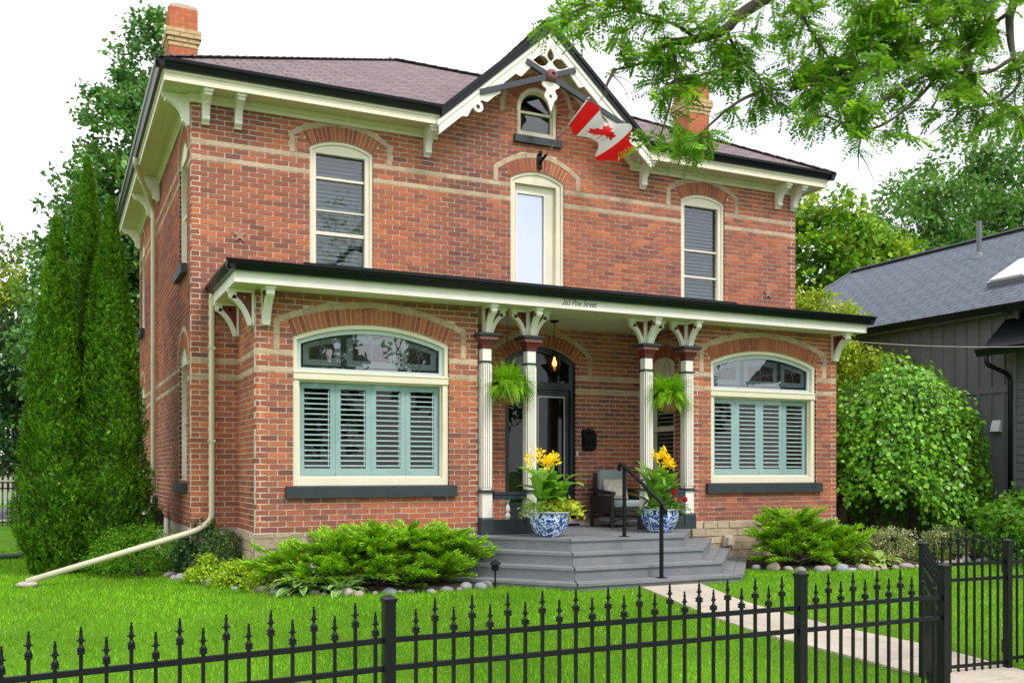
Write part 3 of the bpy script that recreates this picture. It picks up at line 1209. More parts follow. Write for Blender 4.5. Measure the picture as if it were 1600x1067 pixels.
# pierced fretwork in the peak, crossed bars, hub, pendant
def arc2(cx, cz, rx, rz_, a0, a1, n=10, rot=0.0):
    o = []
    for k in range(n + 1):
        t = R(a0 + (a1 - a0) * k / n)
        x, z = rx * math.cos(t), rz_ * math.sin(t)
        o.append((cx + x * math.cos(rot) - z * math.sin(rot), cz + x * math.sin(rot) + z * math.cos(rot)))
    return o
def teardrop(cx, cz, L, W, ang, n=9):
    """pointed oval from (cx,cz) towards ang"""
    a = R(ang)
    out = []
    for k in range(n + 1):
        t = k / n
        out.append((t * L, W * math.sin(math.pi * t ** .8)))
    for k in range(n - 1, 0, -1):
        t = k / n
        out.append((t * L, -W * math.sin(math.pi * t ** .8)))
    return [(cx + x * math.cos(a) - z * math.sin(a), cz + x * math.sin(a) + z * math.cos(a)) for x, z in out]
HUB = (GX, 7.80)
zin = GTOP - .283 / Vector((RAKE, 0, 1)).normalized().z
tri = [(GX - .62, zin - .62 * RAKE), (GX - .52, zin - .62 * RAKE - .03), (GX - .34, HUB[1] + .10), (GX - .1, HUB[1] + .05), (GX + .1, HUB[1] + .05), (GX + .34, HUB[1] + .10),
       (GX + .52, zin - .62 * RAKE - .03), (GX + .62, zin - .62 * RAKE), (GX, zin + .005)]
holes = [teardrop(GX, HUB[1] + .235, .215, .062, 90), teardrop(GX - .03, HUB[1] + .225, .30, .085, 183), teardrop(GX + .03, HUB[1] + .225, .30, .085, -3)]
fret = fill2d([tri] + holes, lambda a_, b_, c_: Vector((a_, -.440 + c_, b_)), .03)
gt = obj('gable_fretwork', fret, 'cream_white', house)
def bars():
    for p, q in (((GX - 1.24, 7.33), (GX + .44, 7.965)), ((GX - .44, 7.965), (GX + 1.62, 7.12))):
        mb = MB()
        mb.bar((p[0], -.452 - (.012 if p[0] < GX - 1 else 0), p[1]), (q[0], -.452 - (.012 if p[0] < GX - 1 else 0), q[1]), .055, .085)
        obj('cross_bar', mb, 'navy', gt)
bars()
mb = MB()
mb.lathe([(.098, 0), (.10, -.02), (.085, -.055), (.06, -.075), (.035, -.078), (.032, -.05)], (HUB[0], -.475, HUB[1]), 24, axis='y')
obj('hub', mb, 'rose_brown', gt, smooth=False)
pend = [(GX - .17, 7.70), (GX + .17, 7.70), (GX + .15, 7.63), (GX + .075, 7.585), (GX + .085, 7.54), (GX + .115, 7.49), (GX + .105, 7.44), (GX + .06, 7.40), (GX + .035, 7.33), (GX, 7.22),
        (GX - .035, 7.33), (GX - .06, 7.40), (GX - .105, 7.44), (GX - .115, 7.49), (GX - .085, 7.54), (GX - .075, 7.585), (GX - .15, 7.63)]
obj('pendant', fill2d([pend, arc2(GX, 7.475, .03, .03, 0, 342, 11)], lambda a_, b_, c_: Vector((a_, -.447 + c_, b_)), .03), 'cream_white', gt)
for sg in (-1, 1):          # scrolled feet of the trim under the bars
    nf = lambda t: (GX + sg * t, zin - t * RAKE)
    x_, z_ = nf(1.24)
    ring = [arc2(x_ + sg * .02, z_ - .075, .085, .085, 0, 345, 16), arc2(x_ + sg * .02, z_ - .075, .036, .036, 0, 336, 10)]
    obj('scroll', fill2d(ring, lambda a_, b_, c_: Vector((a_, -.440 + c_, b_)), .032), 'cream_white', gt)
    tri2 = [nf(.86), (GX + sg * .88, nf(.86)[1] - .14), (GX + sg * .98, nf(1.0)[1] - .075), (GX + sg * 1.1, nf(1.1)[1] - .10), nf(1.2)]
    obj('scroll', fill2d([tri2], lambda a_, b_, c_: Vector((a_, -.438 + c_, b_)), .028), 'cream_white', gt)
    tri3 = [nf(1.30), (GX + sg * 1.38, nf(1.38)[1] - .02), (GX + sg * 1.44, nf(1.44)[1] - .075), (GX + sg * 1.52, nf(1.5)[1] - .03), nf(1.6)]
    obj('scroll', fill2d([tri3], lambda a_, b_, c_: Vector((a_, -.438 + c_, b_)), .028), 'cream_white', gt)

# ---- scrolled cornice brackets
BR = [(0, 0), (.40, 0), (.40, -.055), (.375, -.06), (.385, -.085), (.37, -.115), (.33, -.12), (.30, -.135), (.235, -.165), (.175, -.215), (.13, -.285), (.112, -.345),
      (.125, -.375), (.12, -.41), (.085, -.435), (.06, -.45), (.045, -.475), (0, -.475)]
def bracket(base, out, side, sc=1.0, w=.10, m='cream_white', parent=None):
    base, out, side = Vector(base), Vector(out), Vector(side)
    mb = MB()
    mb.extrude([(x * sc, z * sc) for x, z in BR], side * w, lambda u, v: base - side * w / 2 + out * u + Vector((0, 0, v)))
    b_ = obj('bracket', mb, m, parent or house)
    mb = MB()
    q = base - Vector((0, 0, .001))
    for o_, hh, ww in ((.405, .03, w + .05), (.41, .055, w + .02)):
        p = q + Vector((0, 0, .001 - hh / 2))
        mb.bar(p + out * -.0, p + out * o_ * sc, ww, hh)
    obj('bracket_cap', mb, m, b_)
    mb = MB()
    for (u0, v0), (u1, v1) in zip(BR[8:11], BR[9:12]):
        mb.bar(base + out * (u0 * sc + .006) + Vector((0, 0, v0 * sc)), base + out * (u1 * sc + .006) + Vector((0, 0, v1 * sc)), w * .3, .02, up=out)
    obj('bracket_rib', mb, m, b_)
    return b_
zb = ZS + .006
for bx in (.185, .63, GX - gh - .06, GX + gh + .12, 10.42, 10.79):
    bracket((bx, -.012, zb), (0, -1, 0), (1, 0, 0), sc=.88)
for by in (.12, 4.35, 5.6, 8.5):
    bracket((-.012, by, zb), (-1, 0, 0), (0, 1, 0), sc=.88)

# ---- chimneys
def chimney(cx, cy, w, d, zb_, zt, label):
    base = MB()
    ch_b, ch_y = [], []
    base.box(cx - w / 2 + .008, cx + w / 2 - .008, cy - d / 2 + .008, cy + d / 2 - .008, zb_, zt)
    n = int((zt - zb_) / PITCH)
    ch = obj('chimney', base, 'mortar', house, label=label)
    for r in range(n):
        z = zt - (n - r) * PITCH
        k = n - r
        buff = k in (6, 7, 8, 9)
        ex = {9: .012, 8: .03, 7: .055, 6: .055}.get(k, 0.0)
        for (ux, uy, L, D_) in ((1, 0, w, d), (0, 1, d, w)):
            for sg in (-1, 1):
                x = -L / 2 - ex - (BLEN / 2 if r % 2 else 0)
                while x < L / 2 + ex:
                    a_, b_ = max(x, -L / 2 - ex + .002) + .005, min(x + BLEN, L / 2 + ex - .002) - .005
                    x += BLEN
                    if b_ - a_ < .03:
                        continue
                    f_ = sg * (D_ / 2 + ex)
                    i_ = sg * (D_ / 2 - .05)
                    mb = MB()
                    if ux:
                        mb.box(cx + a_, cx + b_, cy + min(f_, i_), cy + max(f_, i_), z + .005, z + PITCH - .005)
                    else:
                        mb.box(cx + min(f_, i_) + .001, cx + max(f_, i_) - .001, cy + a_, cy + b_, z + .005, z + PITCH - .005)
                    c = (.56, .40, .22) if buff else (rnd.uniform(.44, .56), rnd.uniform(.13, .17), .07)
                    ch_y.append(mb) if buff else ch_b.append(mb)
                    mb.c = [c] * len(mb.c)
    for mb in ch_b + ch_y:
        obj('chimney_brick', mb, 'brick', ch)
    mb = MB()
    mb.box(cx - w / 2 + .02, cx + w / 2 - .02, cy - d / 2 + .02, cy + d / 2 - .02, zt, zt + .05)
    mb.box(cx - .12, cx + .12, cy - .12, cy + .12, zt + .05, zt + .13)
    obj('chimney_cap', mb, 'concrete', ch)
chimney(.27, 3.45, .47, .55, 7.35, 9.40, 'brick chimney with buff corbel at the left roof edge')
chimney(10.13, 2.25, .50, .55, 7.35, 9.42, 'brick chimney with buff corbel at the right roof edge')

# ================================================================== porch roof
PX0, PX1, PYF = .28, 10.80, -1.84
ZP = 3.845
mb = MB()
ztop, zeave = 4.52, 4.065
mb.poly([(PX0 - .1, PYF - .1, zeave), (PX1 + .1, PYF - .1, zeave), (PX1 - 1.4, -.0, ztop), (PX0 + 1.4, -.0, ztop)])
mb.poly([(PX0 - .1, PYF - .1, zeave), (PX0 + 1.4, 0, ztop), (PX0 - .1, 0, zeave)])
mb.poly([(PX1 + .1, PYF - .1, zeave), (PX1 + .1, 0, zeave), (PX1 - 1.4, 0, ztop)])
proof = obj('porch_roof', mb, 'gutter_black', house)
mb = MB()
for k in range(1):
    mb.box(PX0 + .03, PX1 - .03, PYF + .03, -.002, ZP + .004, ZP + .02)
obj('soffit', mb, 'soffit_paint', proof)
mb = MB()
mb.box(PX0, PX1, PYF, PYF + .028, ZP, 4.05)
mb.box(PX0 - .008, PX1 + .008, PYF - .010, PYF - .001, 4.005, 4.05)
mb.box(PX0 + .002, PX0 + .027, PYF + .029, -.002, ZP, 4.05)
mb.box(PX1 - .027, PX1 - .002, PYF + .029, -.002, ZP, 4.05)
pf = obj('fascia', mb, 'cream_white', proof)
def pgutter(p, q, out):
    gutter(p, q, out, parent=proof, sc=.86)
pgutter((PX0 - .10, PYF - .012, 3.985), (PX1 + .10, PYF - .012, 3.985), (0, -1, 0))
pgutter((PX0 - .001, PYF - .10, 3.984), (PX0 - .001, -.01, 3.984), (-1, 0, 0))
pgutter((PX1 + .001, PYF - .10, 3.984), (PX1 + .001, -.01, 3.984), (1, 0, 0))
mb = MB()
mb.box(PX0 - .12, PX1 + .12, PYF - .135, PYF - .075, 4.094, 4.112)
mb.box(PX0 + 1.3, PX1 - 1.3, -.012, -.003, 4.45, 4.56)
obj('flashing', mb, 'gutter_black', proof)
# street number and name in black script on the fascia
tcu = bpy.data.curves.new('t', 'FONT')
tcu.body = '265 Pine Street'
tcu.size = .135
tcu.shear = .45
tcu.space_character = .95
tcu.extrude = .001
to = bpy.data.objects.new('t', tcu)
link(to)
bpy.context.view_layer.update()
tme = bpy.data.meshes.new_from_object(to.evaluated_get(bpy.context.evaluated_depsgraph_get()))
bpy.data.objects.remove(to)
tw = max(v.co.x for v in tme.vertices)
for v in tme.vertices:
    v.co = Vector((4.885 + v.co.x / tw * .60, PYF - .002 + v.co.z * .5 - .0005, 3.895 + v.co.y * .95))
tme.materials.clear()
obj('lettering', tme, 'ink', proof, label='black script lettering of the house number and street')

# porch brackets: curved arm with a pierced maroon panel behind
PB = [(0, 0), (.36, 0), (.36, -.085), (.335, -.09), (.335, -.12)]
def porch_bracket(base, out, side, w=.085, H=.385, Lx=.36, parent=None):
    base, out, side = Vector(base), Vector(out), Vector(side)
    outer = [(Lx, 0), (Lx, -.10), (Lx - .02, -.105), (Lx - .02, -.125)]
    arc = []
    for k in range(9):
        t = R(90 * k / 8)
        bl = .50
        f_ = k / 8
        arc.append((.075 + (Lx - .075 - .03) * ((1 - math.sin(t)) * bl + (1 - f_) * (1 - bl)), -.125 - (H - .125) * ((1 - math.cos(t)) * bl + f_ * (1 - bl))))
    inner = [(x - .062 * math.cos(R(10 + 70 * (1 - k / 8))) * .6 - .02, z + .055 * (1 - k / 9)) for k, (x, z) in enumerate(arc)]
    mb = MB()
    arm = arc + [(max(.012, x), z) for x, z in inner[::-1]]
    for k in range(8):
        a_, b_, c_, d_ = arc[k], arc[k + 1], inner[k + 1], inner[k]
        q = [(base - side * w / 2 + out * max(0.0, u) + Vector((0, 0, v))) for u, v in (a_, b_, (max(.01, c_[0]), c_[1]), (max(.01, d_[0]), d_[1]))]
        mb.hexa(q + [p + side * w for p in q])
    p0 = base - side * w / 2
    mb.extrude([(0, 0), (Lx, 0), (Lx, -.10), (Lx - .02, -.125), (Lx - .09, -.125), (Lx - .09, -.04), (0, -.04)], side * w, lambda u, v: p0 + out * u + Vector((0, 0, v)))
    mb.extrude([(0, -.041), (.035, -.041), (.035, -H), (0, -H)], side * w, lambda u, v: p0 + out * u + Vector((0, 0, v)))
    mb.bar(base + Vector((0, 0, -.02)), base + out * (Lx + .02) + Vector((0, 0, -.02)), w + .03, .04)
    b_ = obj('bracket', mb, 'cream_white', parent or house)
    pan = [(.036, -.042), (Lx - .091, -.042)] + [(x, z) for x, z in inner if .042 < x < Lx - .093]
    pan += [(.036, pan[-1][1] - .01)]
    hole = arc2(.036 + Lx * .26, -.095, .020, .026, 0, 330, 8)
    me = fill2d([pan, hole], lambda u, v, c_: base + out * u + side * c_ + Vector((0, 0, v)), w * .7)
    obj('bracket_panel', me, 'maroon', b_)
    return b_
zpb = ZP + .002
for bx in (.70, 10.47):
    porch_bracket((bx + (.045 if bx < 5 else -.0), BY - .006, zpb), (0, -1, 0), (1, 0, 0), w=.10, H=.46)
porch_bracket((.62, BY + .10, zpb), (-1, 0, 0), (0, 1, 0), H=.46, Lx=.32)
porch_bracket((.62, -.16, zpb), (-1, 0, 0), (0, 1, 0), H=.46, Lx=.32)
porch_bracket((10.552, BY + .10, zpb), (1, 0, 0), (0, 1, 0), H=.40, Lx=.22)

# ---- porch columns
ZD = .58
def column(cx, cy):
    hw = .068
    mb = MB()
    mb.lathe([(hw, 3.021), (hw, 3.245)], (cx, cy, 0), sq=True)
    col_ = obj('column', mb, 'cream_white', house)
    mb = MB()
    mb.lathe([(hw, 1.223), (hw, 1.259)], (cx, cy, 0), sq=True)
    obj('pedestal', mb, 'cream_white', col_)
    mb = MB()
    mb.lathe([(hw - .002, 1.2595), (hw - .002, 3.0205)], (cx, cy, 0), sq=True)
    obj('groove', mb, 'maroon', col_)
    mb = MB()                                              # plinth
    mb.lathe([(.105, ZD), (.105, .80), (.085, .822), (.085, .824)], (cx, cy, 0), sq=True)
    obj('plinth', mb, 'navy', col_)
    mb = MB()                                              # pedestal
    mb.lathe([(.078, .826), (.078, 1.178)], (cx, cy, 0), sq=True)
    obj('pedestal', mb, 'cream_white', col_)
    for z, h, w_ in ((1.18, .03, .105), (1.211, .012, .088), (3.045, .028, .092), (3.246, .016, .082)):
        mb = MB()
        mb.lathe([(w_ - .008, z), (w_, z + .006), (w_, z + h - .006), (w_ - .01, z + h)], (cx, cy, 0), sq=True)
        obj('ring', mb, 'navy', col_)
    for sx, sy in ((1, 0), (-1, 0), (0, 1), (0, -1)):       # reeding: raised fillets on each face
        for k in (-1.5, -.5, .5, 1.5):
            o_ = k * .033
            mb = MB()
            if sy:
                mb.box(cx + o_ - .0115, cx + o_ + .0115, cy + sy * hw - (.0 if sy > 0 else .013), cy + sy * hw + (.013 if sy > 0 else 0), 1.26, 3.02)
            else:
                mb.box(cx + sx * hw - (0 if sx > 0 else .013), cx + sx * hw + (.013 if sx > 0 else 0), cy + o_ - .0115, cy + o_ + .0115, 1.26, 3.02)
            obj('reed', mb, 'cream_white', col_)
            mb2 = MB()
    mb = MB()
    mb.lathe([(.078, 3.264), (.082, 3.29), (.105, 3.35), (.132, 3.405), (.135, 3.412)], (cx, cy, 0), sq=True)
    cap_ = obj('capital', mb, 'maroon', col_)
    for sx, sy in ((1, 0), (-1, 0), (0, 1), (0, -1)):       # scalloped valance
        pts = [(-.138, 3.414), (.138, 3.414)]
        for k in range(25):
            x = .138 - .276 * k / 24
            pts.append((x, 3.372 - .014 * abs(math.sin(k / 24 * math.pi * 4)) + .006))
        if sy:
            fn = lambda u, v, c_: Vector((cx + u, cy + sy * (.139 + c_), v))
        else:
            fn = lambda u, v, c_: Vector((cx + sx * (.139 + c_), cy + u * .99, v))
        obj('valance', fill2d([pts], fn, .007), 'rose_brown', col_)
    mb = MB()
    mb.lathe([(.150, 3.414), (.170, 3.43), (.172, 3.455), (.16, 3.462)], (cx, cy, 0), sq=True)
    obj('abacus', mb, 'navy', col_)
    mb = MB()
    mb.box(cx - .035, cx + .035, cy - .035, cy + .035, 3.4625, ZP + .002)
    obj('bracket_post', mb, 'cream_white', col_)
    return col_
CYC = BY - .035
COLS = [3.862, 4.575, 6.61, 7.375]
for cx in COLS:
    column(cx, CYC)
    for dx in (-1, 1):
        if (cx == COLS[0] and dx < 0) or (cx == COLS[3] and dx > 0):
            continue
        porch_bracket((cx + dx * .036, CYC, zpb), (dx, 0, 0), (0, 1, 0), w=.075, H=.375, Lx=.27)
    porch_bracket((cx, CYC - .036, zpb), (0, -1, 0), (1, 0, 0), w=.085, H=.375, Lx=.30)

# ---- low balustrades between the paired columns
def balustrade(xa, xb):
    mb = MB()
    mb.box(xa, xb, CYC - .085, CYC + .085, 1.15, 1.19)
    mb.box(xa, xb, CYC - .075, CYC + .075, 1.085, 1.149)
    b_ = obj('balustrade', mb, 'navy', house)
    mb = MB()
    mb.box(xa, xb, CYC - .09, CYC + .09, .64, .79)
    mb.box(xa, xb, CYC - .105, CYC + .105, .585, .639)
    obj('bottom_rail', mb, 'navy', b_)
    mb = MB()
    prof = [(.04, .792), (.04, .86), (.03, .875), (.018, .89), (.030, .905), (.036, .94), (.028, .98), (.018, 1.01), (.016, 1.03), (.026, 1.04), (.026, 1.05), (.04, 1.055), (.04, 1.083)]
    mb.lathe(prof, ((xa + xb) / 2, CYC, 0), 16)
    obj('baluster', mb, 'cream_white', b_, smooth=True)
balustrade(COLS[0] + .108, COLS[1] - .108)
balustrade(COLS[2] + .108, COLS[3] - .108)

material('tie_plate', (.40, .22, .17), rough=.8, var=.35, vscale=12, dirt=(.55, .42, .36, .6), dscale=9)
# ---- star shaped tie rod plates on the upper wall
for sx_, sz_ in ((.66, 4.86), (10.22, 4.78)):
    star = []
    for k in range(10):
        a_ = math.pi * k / 5 + math.pi / 2
        r_ = .115 if k % 2 == 0 else .042
        star.append((sx_ + r_ * math.cos(a_), sz_ + r_ * math.sin(a_)))
    obj('tie_plate', fill2d([star], lambda u, v, c_: FRONT(u, .012 + c_, v), .016), 'tie_plate', house)

# ================================================================== windows
def flat(fr, outs, d, thick):
    return fill2d(outs, lambda u, v, c_: fr(u, d + c_, v), thick)
def rectp(s0, s1, z0, z1):
    return [(s0, z0), (s1, z0), (s1, z1), (s0, z1)]
def sill(fr, s0, s1, z0, z1, parent, d=.062):
    mb = MB()
    mb.hexa([fr(s0, d, z0), fr(s1, d, z0), fr(s1, -.05, z0), fr(s0, -.05, z0),
             fr(s0, d, z1 - .012), fr(s1, d, z1 - .012), fr(s1, -.05, z1), fr(s0, -.05, z1)])
    obj('sill', mb, 'navy', parent)
def lprism(fr, poly, d0, d1):
    mb = MB()
    mb.extrude(poly, fr(0, d1, 0) - fr(0, d0, 0), lambda u, v: fr(u, d0, v))
    return mb

def clip_arch(A, s0, s1, z0, inset):
    """outline between s0 and s1, from z0 up to the arch shrunk by inset"""
    Rr = A.Rr - inset
    pts = [(s0, z0), (s1, z0)]
    n = 8
    for k in range(n + 1):
        s = s1 + (s0 - s1) * k / n
        pts.append((s, A.zc + math.sqrt(max(0, Rr * Rr - (s - A.sc) ** 2))))
    return pts
def shrink(pts, t):
    cx = sum(p[0] for p in pts) / len(pts)
    cz = sum(p[1] for p in pts) / len(pts)
    xs = [p[0] for p in pts]
    zs = [p[1] for p in pts]
    fx = 1 - 2 * t / (max(xs) - min(xs))
    fz = 1 - 2 * t / (max(zs) - min(zs))
    mx, mz = (max(xs) + min(xs)) / 2, (max(zs) + min(zs)) / 2
    return [(mx + (x - mx) * fx, mz + (z - mz) * fz) for x, z in pts]
material('lead_glass', (.20, .23, .23), rough=0.25, var=0.45, vscale=60, bump=0.6, bscale=90)
material('lead_maroon', (.035, .012, .016), rough=0.2, var=0.3, vscale=20)
material('lead_dark', (.030, .036, .038), rough=0.25, var=0.3, vscale=30)
material('lead_came', (.36, .38, .38), rough=0.35, var=0.1, metal=0.6)
glass_material('glass_lead', refl=0.10, tint=(.85, .88, .90), wav=0.10)
material('sash_blue', (.52, .60, .63), rough=0.45, var=0.05)

def bay_window(fr, A, label):
    s0, s1 = A.sc - A.w, A.sc + A.w
    zt = 2.80
    w_ = obj('window', flat(fr, [A.outline(.003), rectp(s0 + .085, s1 - .085, 1.40, 2.705), A.segment(2.835, .058)], -.075, .085), 'cream', house, label=label)
    mb = MB()
    lbox(mb, fr, s0 + .006, s1 - .006, -.030, -.012, 2.715, 2.80)
    lbox(mb, fr, s0 + .004, s1 - .004, -.030, -.002, 2.80, 2.822)
    obj('transom_rail', mb, 'cream', w_)
    # inner bead round the lower light
    obj('bead', flat(fr, [rectp(s0 + .0855, s1 - .0855, 1.4005, 2.7045), rectp(s0 + .108, s1 - .108, 1.425, 2.685)], -.10, .03), 'cream', w_)
    mb = MB()
    lbox(mb, fr, s0 + .10, s1 - .10, -.112, -.108, 1.415, 2.695)
    obj('pane', mb, 'glass', w_)
    # four louvred shutters
    a, b = s0 + .105, s1 - .105
    n = 4
    pw = (b - a) / n
    slat = MB()
    sl = pw - .15
    slat.hexa([(-sl / 2, -.030, -.010), (sl / 2, -.030, -.010), (sl / 2, .030, .004), (-sl / 2, .030, .004),
               (-sl / 2, -.030, -.002), (sl / 2, -.030, -.002), (sl / 2, .030, .012), (-sl / 2, .030, .012)])
    sm = slat.mesh('slat')
    for k in range(n):
        p0, p1 = a + k * pw + .0015, a + (k + 1) * pw - .0015
        sf = obj('shutter', flat(fr, [rectp(p0, p1, 1.418, 2.692), rectp(p0 + .072, p1 - .072, 1.53, 2.605)], -.150, .030), 'teal_paint', w_)
        mb = MB()
        for q in range(15):
            z = 1.545 + (2.59 - 1.545) * (q + .3) / 15
            o = obj('slat', sm, 'teal_slat', w_, loc=fr((p0 + p1) / 2, -.152, z), rot=(0, 0, math.atan2((fr(1, 0, 0) - fr(0, 0, 0)).y, (fr(1, 0, 0) - fr(0, 0, 0)).x)))
        lbox(mb, fr, p1 - .105, p1 - .097, -.118, -.112, 1.55, 2.58)
        obj('tilt_rod', mb, 'teal_slat', w_)
    # arched light: pale sash, leaded glass in three panels
    obj('sash', flat(fr, [A.segment(2.8355, .0585), A.segment(2.875, .12)], -.095, .03), 'sash_blue', w_)
    h = A.w - .12
    for q0, q1 in ((-h, -h * .40), (-h * .40 + .006, h * .40 - .006), (h * .40, h)):
        P0 = clip_arch(A, A.sc + q0, A.sc + q1, 2.876, .122)
        obj('lead_panel', lprism(fr, P0, -.124, -.120), 'lead_dark', w_)
        P1 = shrink(P0, .045)
        obj('lead_panel', lprism(fr, P1, -.119, -.117), 'lead_glass', w_)
        P2 = shrink(P0, .125 if q0 * q1 < 0 else .12)
        obj('lead_panel', lprism(fr, P2, -.116, -.114), 'lead_maroon', w_)
        mb = MB()
        m_ = A.sc + (q0 + q1) / 2
        zc = sum(p[1] for p in P2) / len(P2) - .01
        for k in range(12):
            t0, t1 = 2 * math.pi * k / 12, 2 * math.pi * (k + 1) / 12
            mb.bar(fr(m_ + .03 * math.cos(t0), -.111, zc + .04 * math.sin(t0)), fr(m_ + .03 * math.cos(t1), -.111, zc + .04 * math.sin(t1)), .006, .006)
        for z_a, z_b in ((2.88, zc - .042), (zc + .042, max(p[1] for p in P0) - .03)):
            mb.bar(fr(m_, -.111, z_a), fr(m_, -.111, z_b), .005, .005)
        for i_ in range(len(P1)):
            u, v = P1[i_], P1[(i_ + 1) % len(P1)]
            mb.bar(fr(u[0], -.116, u[1]), fr(v[0], -.116, v[1]), .006, .006)
        obj('came', mb, 'lead_came', w_)
    obj('pane', lprism(fr, A.segment(2.86, .10), -.104, -.102), 'glass_lead', w_)
    sill(fr, s0 - .10, s1 + .10, 1.135, 1.298, w_)
bay_window(BAY, ABL, 'wide arched window with teal shutters left of the porch')
bay_window(BAY, ABR, 'wide arched window with teal shutters right of the porch')

def blinds(fr, s0, s1, z0, z1, step, d, parent, m='blind_or_sky', tilt=.5, depth=.05):
    sl = MB()
    L = s1 - s0
    c, s_ = depth / 2 * math.cos(tilt), depth / 2 * math.sin(tilt)
    sl.hexa([(-L / 2, -c, -s_ - .002), (L / 2, -c, -s_ - .002), (L / 2, c, s_ - .002), (-L / 2, c, s_ - .002),
             (-L / 2, -c, -s_ + .002), (L / 2, -c, -s_ + .002), (L / 2, c, s_ + .002), (-L / 2, c, s_ + .002)])
    me = sl.mesh('slat')
    t = fr(1, 0, 0) - fr(0, 0, 0)
    z = z0 + step / 2
    while z < z1:
        obj('slat', me, m, parent, loc=fr((s0 + s1) / 2, d, z), rot=(0, 0, math.atan2(t.y, t.x)))
        z += step

def upper_window(fr, A, label, rails, ztop=6.215):
    s0, s1 = A.sc - A.w, A.sc + A.w
    w_ = obj('window', flat(fr, [A.outline(.003), rectp(s0 + .105, s1 - .115, 4.36, ztop)], -.085, .07), 'cream', house, label=label)
    obj('brick_mould', flat(fr, [A.outline(.0025), A.outline(.045, z0=4.302)], -.038, .022), 'cream', w_)
    mb = MB()
    lbox(mb, fr, s0 + .09, s1 - .10, -.128, -.124, 4.35, ztop + .01)
    obj('pane', mb, 'glass_sky', w_)
    for z, h in rails:
        mb = MB()
        lbox(mb, fr, s0 + .104, s1 - .114, -.122, -.085, z - h / 2, z + h / 2)
        obj('sash_rail', mb, 'cream', w_)
    blinds(fr, s0 + .11, s1 - .12, 4.36, ztop, .062, -.19, w_, tilt=.75, depth=.062)
upper_window(FRONT, A2L, 'tall upper window with blinds, left of the gable', ((5.86, .035), (5.38, .022), (5.04, .05)))
upper_window(FRONT, A2R, 'tall upper window with blinds, right of the gable', ((5.43, .03), (4.96, .035)))

glass_material('glass_door', refl=0.30, tint=(.9, .92, .95), wav=0.03)
# balcony door over the porch; white sheet behind the pane paints in reflected sky
fr, A = FRONT, A2D
s0, s1 = A.sc - A.w, A.sc + A.w
w_ = obj('balcony_door', flat(fr, [A.outline(.003), rectp(s0 + .10, s1 - .13, 4.36, 6.19)], -.085, .07), 'cream', house, label='cream balcony door with one white pane under the gable')
obj('brick_mould', flat(fr, [A.outline(.0025), A.outline(.045, z0=4.302)], -.038, .022), 'cream', w_)
obj('door_leaf', flat(fr, [rectp(s0 + .098, s1 - .128, 4.361, 6.192), rectp(s0 + .16, s1 - .31, 4.5, 6.06)], -.145, .045), 'cream', w_)
obj('bead', flat(fr, [rectp(s0 + .15, s1 - .30, 4.49, 6.07), rectp(s0 + .175, s1 - .325, 4.52, 6.045)], -.125, .02), 'cream_white', w_)
mb = MB()
lbox(mb, fr, s0 + .15, s1 - .30, -.160, -.156, 4.45, 6.1)
obj('blind_or_sky', mb, 'white_blind_or_sky', w_)
mb = MB()
lbox(mb, fr, s0 + .15, s1 - .30, -.150, -.147, 4.45, 6.1)
obj('pane', mb, 'glass_door', w_)

# attic window
A = AT
w_ = obj('window', flat(fr, [A.outline(.003, zbot_inset=.06), A.outline(.065, z0=7.03)], -.07, .08), 'cream', house, label='small round headed attic window in the gable')
obj('sash', flat(fr, [A.outline(.066, z0=7.031), A.outline(.09, z0=7.06)], -.09, .04), 'cream', w_)
mb = MB()
lbox(mb, fr, A.sc - .295, A.sc + .295, -.108, -.07, 7.35, 7.385)
obj('sash_rail', mb, 'cream', w_)
obj('pane', lprism(fr, A.outline(.07, z0=7.04), -.116, -.112), 'glass_sky', w_)
sill(fr, A.sc - .435, A.sc + .435, 6.83, 6.958, w_)

# side windows
for A, zl, lab in ((SL1, 1.33, 'lower'), (SL2, 4.50, 'upper'), (SL3, 1.33, 'lower'), (SL4, 4.50, 'upper')):
    fr = LEFT
    s0, s1 = A.sc - A.w, A.sc + A.w
    w_ = obj('window', flat(fr, [A.outline(.003), rectp(s0 + .08, s1 - .08, zl + .1, A.zs - .05)], -.07, .08), 'cream', house, label='narrow arched %s window in the left side wall' % lab)
    mb = MB()
    lbox(mb, fr, s0 + .07, s1 - .07, -.10, -.096, zl + .08, A.zs - .04)
    obj('pane', mb, 'glass_sky', w_)
    mb = MB()
    zm = (zl + A.zs) / 2
    lbox(mb, fr, s0 + .079, s1 - .079, -.094, -.065, zm - .025, zm + .025)
    obj('sash_rail', mb, 'cream', w_)
    sill(fr, s0 - .08, s1 + .08, zl - .145, zl - .003, w_, d=.09)

# narrow window in the return of the right bay
fr, A = RET_R, ARW
s0, s1 = A.sc - A.w, A.sc + A.w
w_ = obj('window', flat(fr, [A.outline(.003), rectp(s0 + .07, s1 - .07, 1.38, 2.16), rectp(s0 + .07, s1 - .07, 2.24, 3.02)], -.07, .07), 'cream', house, label='narrow shuttered window inside the porch')
mb = MB()
lbox(mb, fr, s0 + .06, s1 - .06, -.095, -.091, 1.36, 3.05)
obj('pane', mb, 'glass', w_)
blinds(fr, s0 + .07, s1 - .07, 1.38, 3.02, .07, -.15, w_, m='white_blind_or_sky', tilt=.12, depth=.05)
sill(fr, s0 - .06, s1 + .06, 1.15, 1.278, w_, d=.05)

